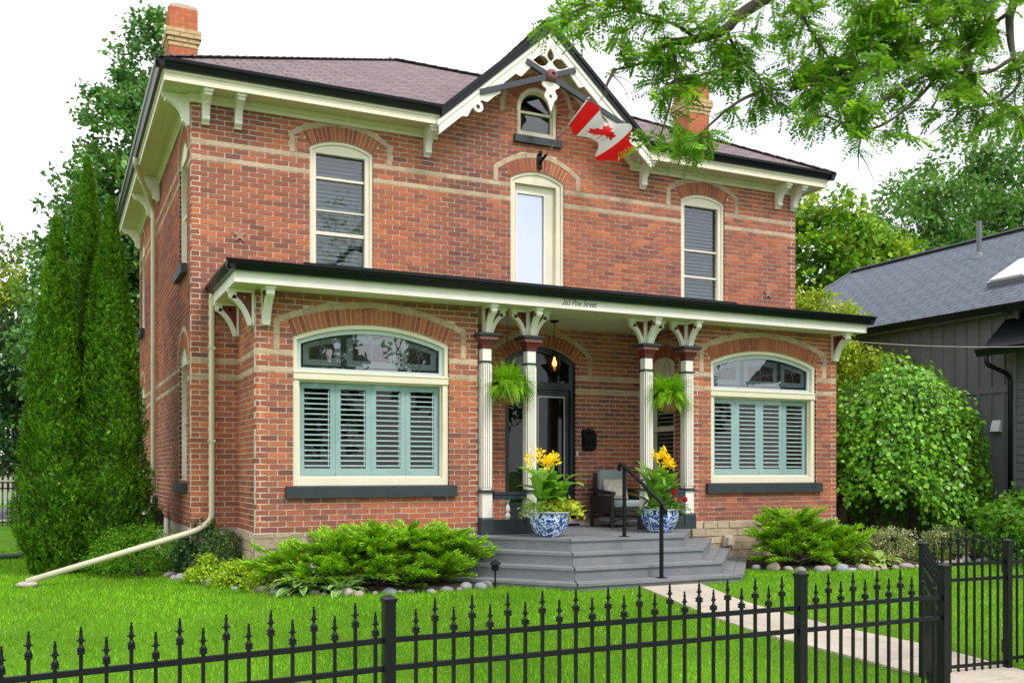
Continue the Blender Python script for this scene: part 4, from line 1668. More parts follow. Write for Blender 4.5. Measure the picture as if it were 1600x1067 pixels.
# front door with sidelight and arched transom
fr, A = FRONT, ADR
s0, s1 = A.sc - A.w, A.sc + A.w
d_ = obj('front_door', flat(fr, [A.outline(.003), A.segment(2.96, .10), rectp(s0 + .09, s0 + .45, .98, 2.84), rectp(s0 + .55, s1 - .07, .62, 2.84)], -.10, .09), 'door_dark', house, label='dark navy front door with sidelight and arched transom')
obj('pane', lprism(fr, A.segment(2.94, .08), -.125, -.121), 'glass', d_)
mb = MB()
lbox(mb, fr, s0 + .08, s0 + .46, -.125, -.121, .96, 2.86)
obj('pane', mb, 'glass', d_, label='tall sidelight pane left of the door')
leaf = obj('door_leaf', flat(fr, [rectp(s0 + .552, s1 - .072, .625, 2.837), rectp(s0 + .64, s1 - .17, .80, 2.72)], -.118, .045), 'door_dark', d_)
obj('door_bead', flat(fr, [rectp(s0 + .628, s1 - .158, .788, 2.732), rectp(s0 + .65, s1 - .18, .81, 2.71)], -.092, .012), 'steel', d_)
mb = MB()
lbox(mb, fr, s0 + .63, s1 - .16, -.128, -.124, .79, 2.73)
obj('pane', mb, 'glass', d_)
mb = MB()
mb.lathe([(.012, 0), (.012, -.03), (.026, -.035), (.028, -.05), (.018, -.062)], (s0 + .60, .095, 1.62), 12, axis='y')
obj('handle', mb, 'steel', d_, smooth=True)
mb = MB()
lbox(mb, fr, s1 + .012, s1 + .045, -.002, .012, 1.74, 1.83)
obj('doorbell', mb, 'plastic_white', d_)
mb = MB()
lbox(mb, fr, s0 - .02, s1 + .02, -.14, .10, .588, .62)
obj('threshold', mb, 'door_dark', d_)

# ---- downspouts
def spout(pts, w, h, name, parent, m, up=(0, 0, 1)):
    mb = MB()
    for p, q in zip(pts, pts[1:]):
        mb.bar(p, q, w, h, up=up)
    return obj(name, mb, m, parent)
def smooth_path(pts, n=6):
    """round the corners of a polyline"""
    out = [Vector(pts[0])]
    for a, b, c in zip(pts, pts[1:], pts[2:]):
        a, b, c = Vector(a), Vector(b), Vector(c)
        r = min(.11, (b - a).length * .4, (c - b).length * .4)
        p, q = b + (a - b).normalized() * r, b + (c - b).normalized() * r
        for k in range(n + 1):
            t = k / n
            out.append(p * (1 - t) ** 2 + b * 2 * t * (1 - t) + q * t * t)
    out.append(Vector(pts[-1]))
    return out
def round_spout(pts, r, name, parent, m, n=10):
    mb = MB()
    mb.tube(smooth_path(pts), r, n)
    return obj(name, mb, m, parent, smooth=True)
material('downspout_cream', (.66, .61, .45), rough=0.35, var=0.06, vscale=2)
dsp = round_spout([(.265, -.11, 3.98), (.265, -.075, 3.85), (.265, -.075, .80), (.05, -.09, .66), (-2.06, -.28, .075)], .042, 'downspout', house, 'downspout_cream')
dsp['label'] = 'cream downspout from the porch gutter running out over the lawn'
for z in (3.2, 1.9):
    mb = MB()
    mb.box(.215, .315, -.12, -.001, z, z + .03)
    obj('spout_strap', mb, 'downspout_cream', dsp)
round_spout([(-.455, 3.7, 6.90), (-.455, 3.75, 6.80), (-.07, 4.80, 6.32), (-.07, 4.80, 1.0), (-.07, 4.80, .1)], .045, 'downspout', house, 'downspout_cream')

# ================================================================== porch deck and steps
porch = thing('porch_steps', 'grey painted wooden porch deck with four angled steps', 'steps', (5.455, -2.9, 0))
YB = BY - .005
LV = []     # polylines left-back, left-front, right-front, right-back
zs_ = [.58, .415, .25, .085]
fy = [-2.75, -3.03, -3.31, -3.59]
rb = [7.45, 7.86, 8.23, 8.58]
rf = [6.38, 6.50, 6.62, 6.74]
for k in range(4):
    c = 5.455
    LV.append([(2 * c - rb[k], YB), (2 * c - rf[k], fy[k]), (rf[k], fy[k]), (rb[k], YB)])
def off(pl, d):
    """grow a polyline outwards by d"""
    o = []
    for k in range(4):
        x, y = pl[k]
        if k == 0:
            o.append((x - d * 1.26, y))
        elif k == 3:
            o.append((x + d * 1.26, y))
        else:
            o.append((x + (-.45 if k == 1 else .45) * d, y - d))
    return o
def mixp(a, b, t):
    return [(p[0] + (q[0] - p[0]) * t, p[1] + (q[1] - p[1]) * t) for p, q in zip(a, b)]
def band(A_, B_, z0, z1, name, gap=.004):
    for k in range(3):
        a, b, c, d = A_[k], A_[k + 1], B_[k + 1], B_[k]
        g = lambda p, q: (p[0] + (q[0] - p[0]) * gap, p[1] + (q[1] - p[1]) * gap)
        a, b, c, d = g(a, b), g(b, a), g(c, d), g(d, c)
        mb = MB()
        mb.hexa([(*d, z0), (*c, z0), (*b, z0), (*a, z0), (*d, z1), (*c, z1), (*b, z1), (*a, z1)])
        obj(name, mb, 'deck', porch)
for k in range(4):
    zb_ = zs_[k + 1] if k < 3 else -.12
    band(off(LV[k], -.03), off(LV[k], -.004), zb_ + .001, zs_[k] - .036, 'riser', gap=.001)
    if k:
        A_, B_ = off(LV[k - 1], -.003), off(LV[k], .022)
        for t0, t1 in ((0, .49), (.51, 1)):
            band(mixp(A_, B_, t0), mixp(A_, B_, t1), zs_[k] - .035, zs_[k], 'tread_board')
edge = off(LV[0], .022)
band(mixp(edge, off(LV[0], -.12), 0), mixp(edge, off(LV[0], -.12), 1), zs_[0] - .034, zs_[0] + .001, 'tread_board')
# deck boards parallel to the house
inn = off(LV[0], -.124)
def xlim(y):
    (ax, ay), (bx, by), (cx_, cy_), (dx, dy) = inn
    if y < by:
        return None
    if y >= ay:
        return 3.775, 7.50
    t = (y - by) / (ay - by)
    return bx + (ax - bx) * t, cx_ + (dx - cx_) * t
y = inn[1][1]
while y < -.02:
    y2 = min(y + .136, -.004)
    if y < YB < y2:
        y2 = YB
    a, b = xlim(y + .001), xlim(y2 - .001)
    if y >= YB - .001:
        a = b = (3.775, 7.498)
    mb = MB()
    mb.hexa([(a[0], y, .548), (a[1], y, .548), (b[1], y2 - .005, .548), (b[0], y2 - .005, .548),
             (a[0], y, .58), (a[1], y, .58), (b[1], y2 - .005, .58), (b[0], y2 - .005, .58)])
    obj('deck_board', mb, 'deck', porch)
    y = y2
mb = MB()
pl = off(LV[0], -.06)
mb.poly([(*p, .53) for p in pl] + [(7.45, -.01, .53), (3.8, -.01, .53)])
obj('deck_frame', mb, 'soil', porch)

# iron handrail
hr = thing('handrail', 'black iron handrail with two posts on the porch steps', 'handrail', (5.5, -2.9, .4))
HA, HB = (5.44, -2.66), (5.50, -3.48)
ztA, ztB = 1.545, 1.06
for (x, y), z0, z1 in ((HA, .582, ztA), (HB, .086, ztB)):
    mb = MB()
    mb.box(x - .02, x + .02, y - .02, y + .02, z0, z1)
    ps = obj('post', mb, 'iron', hr)
    mb = MB()
    mb.box(x - .055, x + .055, y - .055, y + .055, z0 - .001, z0 + .010)
    obj('base_plate', mb, 'iron', ps)
mb = MB()
dv = (Vector((*HB, ztB)) - Vector((*HA, ztA))).normalized()
pA, pB = Vector((*HA, ztA + .02)), Vector((*HB, ztB + .02))
path_ = [pA - dv * .12 + Vector((0, .02, -.13)), pA - dv * .13 + Vector((0, .01, -.06)), pA - dv * .07, pA, pB, pB + dv * .06 + Vector((0, 0, -.005)), pB + dv * .10 + Vector((0, 0, -.05)), pB + dv * .09 + Vector((0, 0, -.11))]
for a, b in zip(path_, path_[1:]):
    mb.bar(a, b, .05, .028)
obj('rail', mb, 'iron', hr)

# ================================================================== iron fence
def make_meshes():
    f = MB()      # spear finial with collar and barbs, origin at the top of the picket
    f.lathe([(.013, -.002), (.0135, .0), (.0135, .012), (.010, .014), (.007, .022), (.0085, .030), (.013, .040), (.0095, .052), (.0065, .066), (.0085, .078), (.0035, .092), (.0065, .094), (.006, .100), (.001, .104)], (0, 0, 0), 8)
    for sx in (-1, 1):
        f.tube([(sx * .006, 0, .040), (sx * .015, 0, .037), (sx * .021, 0, .043)], [.0045, .004, .0015], 5)
    fm = f.mesh('finial', True)
    c = MB()
    c.lathe([(.0165, 0), (.0165, .010), (.013, .013), (.0165, .016), (.0165, .026)], (0, 0, 0), sq=True)
    return fm, c.mesh('collar')
FIN, COLLAR = make_meshes()
PICK = {}
def picket(x, y, z0, z1, parent, rotz=0.0):
    L = round(z1 - z0, 3)
    if L not in PICK:
        mb = MB()
        mb.box(-.0085, .0085, -.0085, .0085, 0, L)
        PICK[L] = mb.mesh('picket')
    p = obj('picket', PICK[L], 'iron', parent, loc=(x, y, z0), rot=(0, 0, rotz))
    obj('finial', FIN, 'iron', p, loc=(x, y, z1), rot=(0, 0, rotz))
    obj('collar', COLLAR, 'iron', p, loc=(x, y, z1 - .022), rot=(0, 0, rotz))
def post(x, y, label, rotz=0.0, zt=.845, w=.030):
    mb = MB()
    mb.lathe([(w, -.55), (w, zt - .02)], (0, 0, 0), sq=True)
    t = thing('fence_post', label, 'post', (x, y, gz(x, y)), 'black fence posts')
    def rotd(m):
        c, s = math.cos(rotz), math.sin(rotz)
        m.v = [(x + a * c - b * s, y + a * s + b * c, h) for a, b, h in m.v]
        return m
    obj('post_shaft', rotd(mb), 'iron', t)
    mb = MB()
    mb.lathe([(w + .005, zt - .022), (w + .006, zt - .004), (w + .003, zt), (.002, zt + .016)], (0, 0, 0), sq=True)
    obj('post_cap', rotd(mb), 'iron', t)
def panel(p, q, za, zb, label, first, step, tall_first, tips=None, low=-.27, group='black iron fence panels', name='iron_fence', cat='fence', nmax=99):
    """p,q = (x,y) post centres; za/zb = height of the top rail at both ends"""
    P_, Q_ = Vector((*p, 0)), Vector((*q, 0))
    L = (Q_ - P_).length
    d = (Q_ - P_) / L
    t = thing(name, label, cat, (*((P_ + Q_) / 2).xy, gz(p[0], p[1])), group)
    rot = math.atan2(d.y, d.x)
    for dz in (0, -.145, low - za):
        a, b = P_ + d * .031, Q_ - d * .031
        a.z, b.z = za + dz, zb + dz
        mb = MB()
        mb.bar(a, b, .026, .028)
        obj('rail', mb, 'iron', t)
    s, k = first, 0
    while s < L - .05 and k < nmax:
        f = s / L
        z = za + (zb - za) * f
        tall = (k % 2 == 0) == tall_first
        x = P_ + d * s
        top = z + (.105 if tall else .050) if tips is None else z + tips(f)
        picket(x.x, x.y, z + low - za - .05, top, t, rot)
        s += step
        k += 1
    return t
FY = -9.38
SP = .1064
post(-2.93, FY, 'black square fence post beyond the left picture edge', zt=.78)
post(-.195, FY, 'black square fence post in front of the left bay')
post(2.555, FY, 'black square fence post in front of the right side of the porch')
post(3.84, FY, 'black square corner post where the fence turns to the gate', R(0))
post(5.36, -7.86, 'black square gate post left of the gate', 0)
post(6.38, -7.93, 'black square gate post right of the gate', 0)
panel((-2.93, FY), (-.195, FY), .555, .625, 'iron fence panel at the left picture edge', .11, SP, False)
panel((-.195, FY), (2.555, FY), .625, .625, 'long iron fence panel in the middle between two posts', .149, SP, False)
panel((2.555, FY), (3.84, FY), .625, .625, 'short iron fence panel just left of the corner post', .125, SP, False)
panel((3.84, FY), (5.36, -7.86), .625, .64, 'iron fence panel running back from the corner post to the gate', .11, SP, True)
panel((6.38, -7.93), (9.1, -7.93), .64, .64, 'iron fence panel right of the gate', .13, SP, True)
gate = panel((5.36, -7.86), (6.38, -7.93), .64, .64, 'iron garden gate with an arched row of spear tips', .12, .0975, True,
             tips=lambda f: .06 + .17 * math.sin(math.pi * f) ** 1.2, low=-.30, group=None, name='garden_gate', cat='gate', nmax=9)
for z in (.60, -.15):
    mb = MB()
    mb.box(6.335, 6.36, -7.965, -7.90, z - .06, z + .06)
    obj('hinge', mb, 'iron', gate)
mb = MB()
mb.box(5.42, 5.47, -7.915, -7.865, .36, .50)
obj('latch', mb, 'iron', gate)

# ================================================================== porch furniture
# hanging lantern
lt = thing('porch_lantern', 'lit caged glass lantern hanging from the porch ceiling', 'lamp', (5.35, -.75, 3.05))
mb = MB()
mb.lathe([(.07, 3.848), (.07, 3.825), (.02, 3.81), (.008, 3.805)], (5.35, -.75, 0), 16)
obj('ceiling_rose', mb, 'iron', lt)
mb = MB()
for k in range(9):
    z = 3.80 - k * .048
    mb.tube([(5.35 + (.008 if k % 2 else 0), -.75 + (0 if k % 2 else .008), z + .004), (5.35, -.75, z - .022), (5.35, -.75, z - .046)], .006, 6)
obj('chain', mb, 'iron', lt)
mb = MB()
mb.lathe([(.012, 3.385), (.03, 3.36), (.045, 3.33), (.085, 3.285), (.09, 3.275), (.02, 3.275)], (5.35, -.75, 0), 16)
obj('lamp_cap', mb, 'iron', lt)
mb = MB()
mb.lathe([(.07, 3.274), (.088, 3.20), (.085, 3.13), (.06, 3.06), (.03, 3.045)], (5.35, -.75, 0), 16)
obj('lamp_glass', mb, 'glass_amber', lt, smooth=True)
mb = MB()
for k in range(8):
    t = 2 * math.pi * k / 8
    mb.tube([(5.35 + r * math.cos(t), -.75 + r * math.sin(t), z) for r, z in ((.076, 3.274), (.094, 3.20), (.091, 3.13), (.066, 3.055), (.01, 3.03))], .005, 5)
obj('cage', mb, 'iron', lt)
mb = MB()
mb.lathe([(.012, 3.27), (.014, 3.24), (.034, 3.20), (.036, 3.17), (.022, 3.14), (.004, 3.13)], (5.35, -.75, 0), 12)
obj('bulb', mb, 'bulb', lt, smooth=True)

# wall mailbox
mbx = thing('mailbox', 'black ornate wall mailbox beside the front door', 'mailbox', (6.385, -.05, 1.82))
fr = FRONT
outl = [(6.265, 1.86), (6.30, 1.825), (6.47, 1.825), (6.505, 1.86), (6.51, 2.10), (6.525, 2.15), (6.49, 2.195), (6.45, 2.185), (6.385, 2.215), (6.32, 2.185), (6.28, 2.195), (6.245, 2.15), (6.26, 2.10)]
obj('back_plate', flat(fr, [outl], .010, .016), 'iron', mbx)
mb = MB()
mb.hexa([(6.275, -.09, 1.86), (6.495, -.09, 1.86), (6.495, -.019, 1.84), (6.275, -.019, 1.84), (6.275, -.115, 2.09), (6.495, -.115, 2.09), (6.495, -.019, 2.12), (6.275, -.019, 2.12)])
obj('box', mb, 'iron', mbx)
mb = MB()
mb.hexa([(6.265, -.13, 2.085), (6.505, -.13, 2.085), (6.505, -.02, 2.125), (6.265, -.02, 2.125), (6.265, -.128, 2.10), (6.505, -.128, 2.10), (6.505, -.02, 2.14), (6.265, -.02, 2.14)])
obj('lid', mb, 'iron', mbx)
mb = MB()
for k in range(7):
    mb.box(6.29 + k * .03, 6.305 + k * .03, -.122, -.098, 1.92, 2.05)
obj('slot_rib', mb, 'iron', mbx)

# wicker armchair with cushions
chr_ = thing('armchair', 'dark wicker armchair with grey blue cushions on the porch', 'chair', (6.66, -.5, .58))
cx0, cx1, cyf, cyb = 6.28, 7.02, -.92, -.22
def cbox(name, x0_, x1_, y0_, y1_, z0_, z1_, m, parent, bev=.0):
    bm = bmesh.new()
    bmesh.ops.create_cube(bm, size=1)
    for v in bm.verts:
        v.co = Vector(((x0_ + x1_) / 2 + v.co.x * (x1_ - x0_), (y0_ + y1_) / 2 + v.co.y * (y1_ - y0_), (z0_ + z1_) / 2 + v.co.z * (z1_ - z0_)))
    if bev:
        bmesh.ops.bevel(bm, geom=bm.edges[:], offset=bev, segments=3, affect='EDGES', profile=.5)
    me = bpy.data.meshes.new(name)
    bm.to_mesh(me)
    bm.free()
    if bev:
        me.polygons.foreach_set('use_smooth', [True] * len(me.polygons))
    return obj(name, me, m, parent)
cbox('seat', cx0 + .08, cx1 - .08, cyf + .02, cyb, .84, .90, 'wicker', chr_, .01)
cbox('cushion', cx0 + .085, cx1 - .085, cyf, cyb - .12, .902, 1.02, 'cushion', chr_, .035)
bk = cbox('backrest', cx0 + .06, cx1 - .06, cyb - .06, cyb, .80, 1.46, 'wicker', chr_, .015)
bc = cbox('back_cushion', cx0 + .10, cx1 - .10, cyb - .19, cyb - .062, 1.02, 1.52, 'cushion', chr_, .04)
for x in (cx0, cx1 - .085):
    mb = MB()
    mb.hexa([(x, cyf + .0, 1.10), (x + .085, cyf, 1.10), (x + .085, cyb, 1.16), (x, cyb, 1.16), (x, cyf, 1.16), (x + .085, cyf, 1.16), (x + .085, cyb, 1.21), (x, cyb, 1.21)])
    obj('arm', mb, 'wicker', chr_)
    cbox('arm_panel', x + .02, x + .065, cyf + .05, cyb, .80, 1.095, 'wicker', chr_, .008)
    for yy in (cyf + .01, cyb - .06):
        mb = MB()
        mb.bar((x + .042, yy + .025, .582), (x + .042, yy + .03, 1.098), .05, .05)
        obj('leg', mb, 'wicker', chr_)
mb = MB()
for k in range(12):
    a = cx0 + .085 + (cx1 - cx0 - .17) * k / 12
    b = cx0 + .085 + (cx1 - cx0 - .17) * (k + 1) / 12
    f0, f1 = math.sin(math.pi * k / 12), math.sin(math.pi * (k + 1) / 12)
    mb.bar((a, cyf + .03, .69 + .05 * f0), (b, cyf + .03, .69 + .05 * f1), .02, .025)
obj('stretcher', mb, 'wicker', chr_)
cbox('apron', cx0 + .088, cx1 - .088, cyf + .025, cyf + .05, .77, .838, 'wicker', chr_, .005)
# footstool cushion shelf under the seat
cbox('footstool', cx0 + .12, cx1 - .12, cyf + .08, cyb - .1, .66, .75, 'cushion', chr_, .02)
def pillow_material():
    m = material('pillow_print', (.62, .58, .50), rough=.9, var=.25, vscale=22, dirt=(.36, .33, .30, .7), dscale=14)
pillow_material()
def pillow(c, w, h, t, rx, rz_):
    n = 10
    mb = MB()
    M = Matrix.Translation(c) @ Matrix.Rotation(rz_, 4, 'Z') @ Matrix.Rotation(rx, 4, 'X')
    for sgn in (1, -1):
        i0 = len(mb.v)
        for i in range(n + 1):
            for j in range(n + 1):
                a, b = i / n * 2 - 1, j / n * 2 - 1
                th = t / 2 * max(0, (1 - a ** 4) * (1 - b ** 4)) ** .5
                pin = 1 - .07 * (a * a * b * b) - .03 * (1 - a * a) * b * b
                mb.v.append(tuple(M @ Vector((a * w / 2 * (1 - .04 * (1 - b * b)), -sgn * th, b * h / 2 * (1 - .04 * (1 - a * a))))))
        for i in range(n):
            for j in range(n):
                q = i0 + i * (n + 1) + j
                mb.f.append((q, q + 1, q + n + 2, q + n + 1))
                mb.c.append(None)
    return mb
pl_ = obj('throw_pillow', pillow(Vector((6.60, -.53, 1.20)), .42, .36, .14, R(-22), R(-8)), 'pillow_print', smooth=True)
tag(pl_, 'patterned beige throw pillow on the wicker armchair', 'pillow')

# blue and white china pots
def pot(x, y, z, r, h, label):
    t = thing('china_pot', label, 'planter', (x, y, z), 'blue and white china pots')
    mb = MB()
    prof = [(.55, 0), (.60, .02), (.62, .05), (.80, .25), (.95, .52), (1.0, .76), (.985, .92), (1.02, .96), (1.06, .98), (1.06, 1.0), (.97, 1.0), (.93, .95), (.93, .80), (.2, .78)]
    mb.lathe([(a * r, b * h) for a, b in prof], (x, y, z), 40)
    o = obj('bowl', mb, 'china', t, smooth=True)
    mb = MB()
    mb.lathe([(.92 * r, .80 * h), (.6 * r, .86 * h), (.01, .88 * h)], (x, y, z), 24)
    obj('soil', mb, 'soil', t)
    mb = MB()
    mb.lathe([(1.035 * r, .972 * h), (1.068 * r, .985 * h), (1.064 * r, 1.006 * h), (1.0 * r, 1.008 * h)], (x, y, z), 40)
    obj('rim', mb, 'china_rim', t, smooth=True)
material('china_rim', (.62, .68, .76), rough=.15, var=.1, vscale=20, coat=.5)
POT1, POT2 = (4.50, -2.20, .582), (6.46, -2.02, .582)
pot(*POT1, .285, .345, 'blue and white china pot with lime vine, left of the handrail')
pot(*POT2, .285, .345, 'blue and white china pot with red flowers, behind the handrail')

# ================================================================== flag
fl = thing('flag', 'red and white maple leaf flag on an angled silver pole under the gable', 'flag', (5.46, -.06, 6.55))
B0, T0 = Vector((5.475, -.07, 6.565)), Vector((5.84, -.97, 7.33))
mb = MB()
mb.tube([B0, T0], .0125, 10)
pole = obj('pole', mb, 'steel', fl, smooth=True)
mb = MB()
mb.lathe([(.001, -.022), (.016, -.016), (.022, 0), (.016, .016), (.001, .022)], tuple(T0), 12)
obj('ball', mb, 'steel', fl, smooth=True)
mb = MB()
mb.box(5.425, 5.505, -.03, -.002, 6.47, 6.68)
mb.tube([B0 + (B0 - T0).normalized() * .06, B0 + (T0 - B0).normalized() * .12], .024, 10)
mb.lathe([(.03, 0), (.04, -.015), (.02, -.03)], (5.465, -.03, 6.70), 10, axis='y')
mb.lathe([(.03, 0), (.04, -.015), (.02, -.03)], (5.465, -.03, 6.46), 10, axis='y')
obj('pole_bracket', mb, 'iron', fl)
half = [(0, -.5), (.018, -.5), (.012, -.30), (.05, -.265), (.22, -.295), (.19, -.215), (.20, -.19), (.40, -.03), (.36, -.01), (.345, .03), (.385, .14), (.275, .12), (.245, .14), (.225, .19),
        (.135, .10), (.105, .115), (.15, .35), (.085, .31), (.06, .325), (0, .5)]
leafp = [(x, z) for x, z in half] + [(-x, z) for x, z in half[::-1][1:-1]]
def inside(p, poly):
    x, y = p
    c = False
    for k in range(len(poly)):
        (x1_, y1_), (x2_, y2_) = poly[k], poly[k - 1]
        if (y1_ > y) != (y2_ > y) and x < (x2_ - x1_) * (y - y1_) / (y2_ - y1_) + x1_:
            c = not c
    return c
FH, FB = T0 + (B0 - T0) * .03, T0 + (B0 - T0) * .42
nu, nv = 150, 76
hoist = FB - FH
def flag_pt(s, t):
    """s along the fly 0..1, t down the hoist 0..1"""
    base = FH + hoist * t
    fly = Vector((1.06, .16, -.36)) * s + Vector((0, 0, -.12)) * s * s
    turn = hoist * -t * s * .12 + Vector((-.16, .06, .0)) * s * t
    w = .12 * math.sin(s * 10.5 + t * 2.2 + .5) * min(1, s * 3) + .035 * math.sin(s * 19 - t * 5 + 1) * min(1, s * 2)
    nrm = Vector((.35, -.9, .25))
    sag = Vector((0, 0, -.06)) * math.sin(math.pi * t) * s
    return base + fly + turn + nrm * w + sag
me = bpy.data.meshes.new('cloth')
vv = [flag_pt(i / nu, j / nv) for i in range(nu + 1) for j in range(nv + 1)]
ff, mi = [], []
for i in range(nu):
    for j in range(nv):
        q = i * (nv + 1) + j
        ff.append((q, q + 1, q + nv + 2, q + nv + 1))
        s, t = (i + .5) / nu, (j + .5) / nv
        red = s < .25 or s > .75 or inside(((s - .5) * 2.0 * 1.0 / .86, (.5 - t) / .86), leafp)
        mi.append(0 if red else 1)
me.from_pydata(vv, [], ff)
me.materials.append(MATS['flag_red'])
me.materials.append(MATS['flag_white'])
me.polygons.foreach_set('material_index', mi)
me.polygons.foreach_set('use_smooth', [True] * len(ff))
obj('cloth', me, None, fl)
mb = MB()
mb.bar(FH - Vector((0, 0, 0)), FB, .03, .004, up=(1, 0, 0))
obj('hem', mb, 'flag_white', fl)

# ================================================================== small things outdoors
gm_ = thing('gas_meter', 'dark grey gas meter with pipes on the left side wall', 'meter', (-.2, 3.0, .5))
mb = MB()
mb.box(-.32, -.08, 2.86, 3.12, .52, .78)
mb.box(-.30, -.10, 2.88, 3.10, .78, .84)
obj('meter_body', mb, 'navy', gm_)
mb = MB()
mb.tube(smooth_path([(-.2, 2.93, .84), (-.2, 2.93, 1.06), (-.2, 3.25, 1.06), (-.2, 3.25, .1)]), .028, 8)
mb.tube([(-.2, 3.06, .84), (-.2, 3.06, 1.04)], .022, 8)
mb.lathe([(.05, 0), (.06, .02), (.06, .06), (.04, .08)], (-.2, 3.25, .82), 12)
obj('pipe', mb, 'navy', gm_, smooth=True)

ROCK_HUE = ['']
def rock_mesh(r, seed):
    bm = bmesh.new()
    bmesh.ops.create_icosphere(bm, subdivisions=2, radius=1)
    for v in bm.verts:
        n = noise.noise(v.co * 1.3 + Vector((seed * 3.1, seed, 0))) * .28
        v.co = Vector((v.co.x * (1 + n), v.co.y * .8 * (1 + n), v.co.z * .62 * (1 + n))) * r
    me = bpy.data.meshes.new('rock')
    bm.to_mesh(me)
    bm.free()
    g = rnd.uniform(.7, 1.15)
    ROCK_HUE[0], c = rnd.choice([('pale brown', (.42, .36, .33)), ('grey', (.36, .35, .36)), ('tan', (.46, .38, .30)), ('pinkish', (.40, .31, .30)), ('blue grey', (.30, .33, .36))])
    ca = me.color_attributes.new('Col', 'FLOAT_COLOR', 'POINT')
    ca.data.foreach_set('color', [c[0] * g, c[1] * g, c[2] * g, 1.0] * len(me.vertices))
    me.polygons.foreach_set('use_smooth', [True] * len(me.polygons))
    return me
def edge_rocks(line, n, label, group, r0, r1):
    pts = [Vector(p) for p in line]
    segs = [(b - a).length for a, b in zip(pts, pts[1:])]
    tot = sum(segs)
    for k in range(n):
        t = tot * (k + .5 + rnd.uniform(-.12, .12)) / n
        for (a, b), L in zip(zip(pts, pts[1:]), segs):
            if t <= L:
                p = a.lerp(b, t / L)
                break
            t -= L
        r = r0 + (r1 - r0) * rnd.random() ** 1.3
        p = p + Vector((rnd.gauss(0, .035), rnd.gauss(0, .035)))
        o = obj('border_rock', rock_mesh(r, k + len(line) * 7.7), 'rock', loc=(p.x, p.y, gz(p.x, p.y) + r * rnd.uniform(.12, .32)), rot=(rnd.uniform(-.2, .2), rnd.uniform(-.2, .2), rnd.uniform(0, 6)), scale=(rnd.uniform(.85, 1.25), rnd.uniform(.8, 1.1), rnd.uniform(.85, 1.2)))
        tag(o, ROCK_HUE[0] + ' ' + label, 'rock', group)
edge_rocks([(-.25, .35), (-.22, -.1), (-.02, -.62), (.33, -1.62), (.72, -2.33), (1.38, -2.8), (2.4, -2.96), (3.42, -2.82)], 32, 'rounded fieldstone edging the bed left of the steps', 'fieldstones along the left bed', .05, .12)
edge_rocks([(7.9, -2.4), (8.38, -3.06), (9.5, -3.38), (10.6, -3.38), (11.6, -3.0), (12.9, -3.2)], 27, 'rounded fieldstone edging the bed right of the steps', 'fieldstones along the right bed', .07, .125)
tag(obj('splash_stone', rock_mesh(.14, 91), 'rock', loc=(-2.05, -.28, .035), scale=(1, .8, .55)), 'flat pale stone under the end of the downspout', 'rock')

def garden_light(x, y, label):
    z = gz(x, y) + .03
    t = thing('garden_light', label, 'lamp', (x, y, z), 'small bed lights')
    mb = MB()
    mb.tube([(x, y, z - .05), (x, y, z + .22)], .012, 8)
    obj('stake', mb, 'iron', t)
    mb = MB()
    mb.lathe([(.02, .2), (.045, .21), (.05, .29)], (x, y, z), 12)
    obj('lens', mb, 'iron' if x > 3 else 'steel', t)
    mb = MB()
    mb.lathe([(.075, .288), (.072, .30), (.035, .33), (.01, .345)], (x, y, z), 14)
    obj('hood', mb, 'iron' if x > 3 else 'steel', t)
garden_light(.27, -.62, 'small path light among golden shrubs left of the bay')
garden_light(1.15, -2.35, 'small path light behind the striped hosta')
garden_light(3.30, -3.02, 'small black path light beside the lowest step')

mb = MB()
mb.tube([(-8, 4.2, .04), (-5, 4.25, .05), (-3.2, 4.15, .05), (-2.2, 4.3, .05), (-1.2, 4.2, .05)], .055, 10)
tag(obj('drain_hose', mb, 'hose_green', smooth=True), 'dark green corrugated drain hose lying on the lawn', 'hose')
mb = MB()
mb.box(8.10, 8.22, -1.56, -1.425, .30, .42)
mb.box(8.08, 8.24, -1.50, -1.425, .27, .45)
tag(obj('outlet_box', mb, 'concrete'), 'weathered beige outlet box on the foundation by the steps', 'box')

# ================================================================== neighbour's dark garage
ga = thing('garage', 'charcoal board and batten garage with grey shingle roof, right of the house', 'garage', (18, 1.5, 0))
GXW, GYA, GYB, GZE = 14.0, -2.3, 5.44, 4.43
mb = MB()
mb.box(GXW + .03, 22, GYA + .02, GYB, -.3, GZE)
obj('wall', mb, 'charcoal', ga)
bd = {}
y = GYA
k = 0
while y < GYB - .05:
    for z0_, z1_ in ((-.1, 2.93), (3.07, GZE - .02)):
        mb = MB()
        mb.box(GXW + .002, GXW + .028, y + .012, min(y + .275, GYB) - .012, z0_, z1_)
        obj('board', mb, 'charcoal', ga)
        mb = MB()
        mb.box(GXW - .032, GXW + .027, y - .022, y + .022, z0_, z1_)
        obj('batten', mb, 'charcoal', ga)
    y += .275
mb = MB()
mb.box(GXW - .026, GXW + .027, GYA, GYB, 2.932, 3.068)
obj('band_board', mb, 'charcoal', ga)
RX, RZ = 18.0, 6.92
sl = (RZ - GZE - .05) / (RX - GXW + .3)
ey = GYB + .25
z_e = GZE + .05 - .0
me = roof_mesh([([(GXW - .3, -9, z_e), (RX, -9, RZ), (RX, ey, RZ), (GXW - .3, ey, z_e)], (GXW - .3, -9, z_e), (0, 1, 0), (1, 0, sl)),
                ([(RX, -9, RZ), (2 * RX - GXW + .3, -9, z_e), (2 * RX - GXW + .3, ey, z_e), (RX, ey, RZ)], (RX, -9, RZ), (0, 1, 0), (-1, 0, sl))])
gr_ = obj('roof', me, 'shingle_blue', ga)
mb = MB()
mb.bar((RX, -9, RZ + .02), (RX, ey, RZ + .02), .26, .03)
mb.bar((GXW - .3, ey, z_e - .01), (RX, ey, RZ - .01), .03, .12)
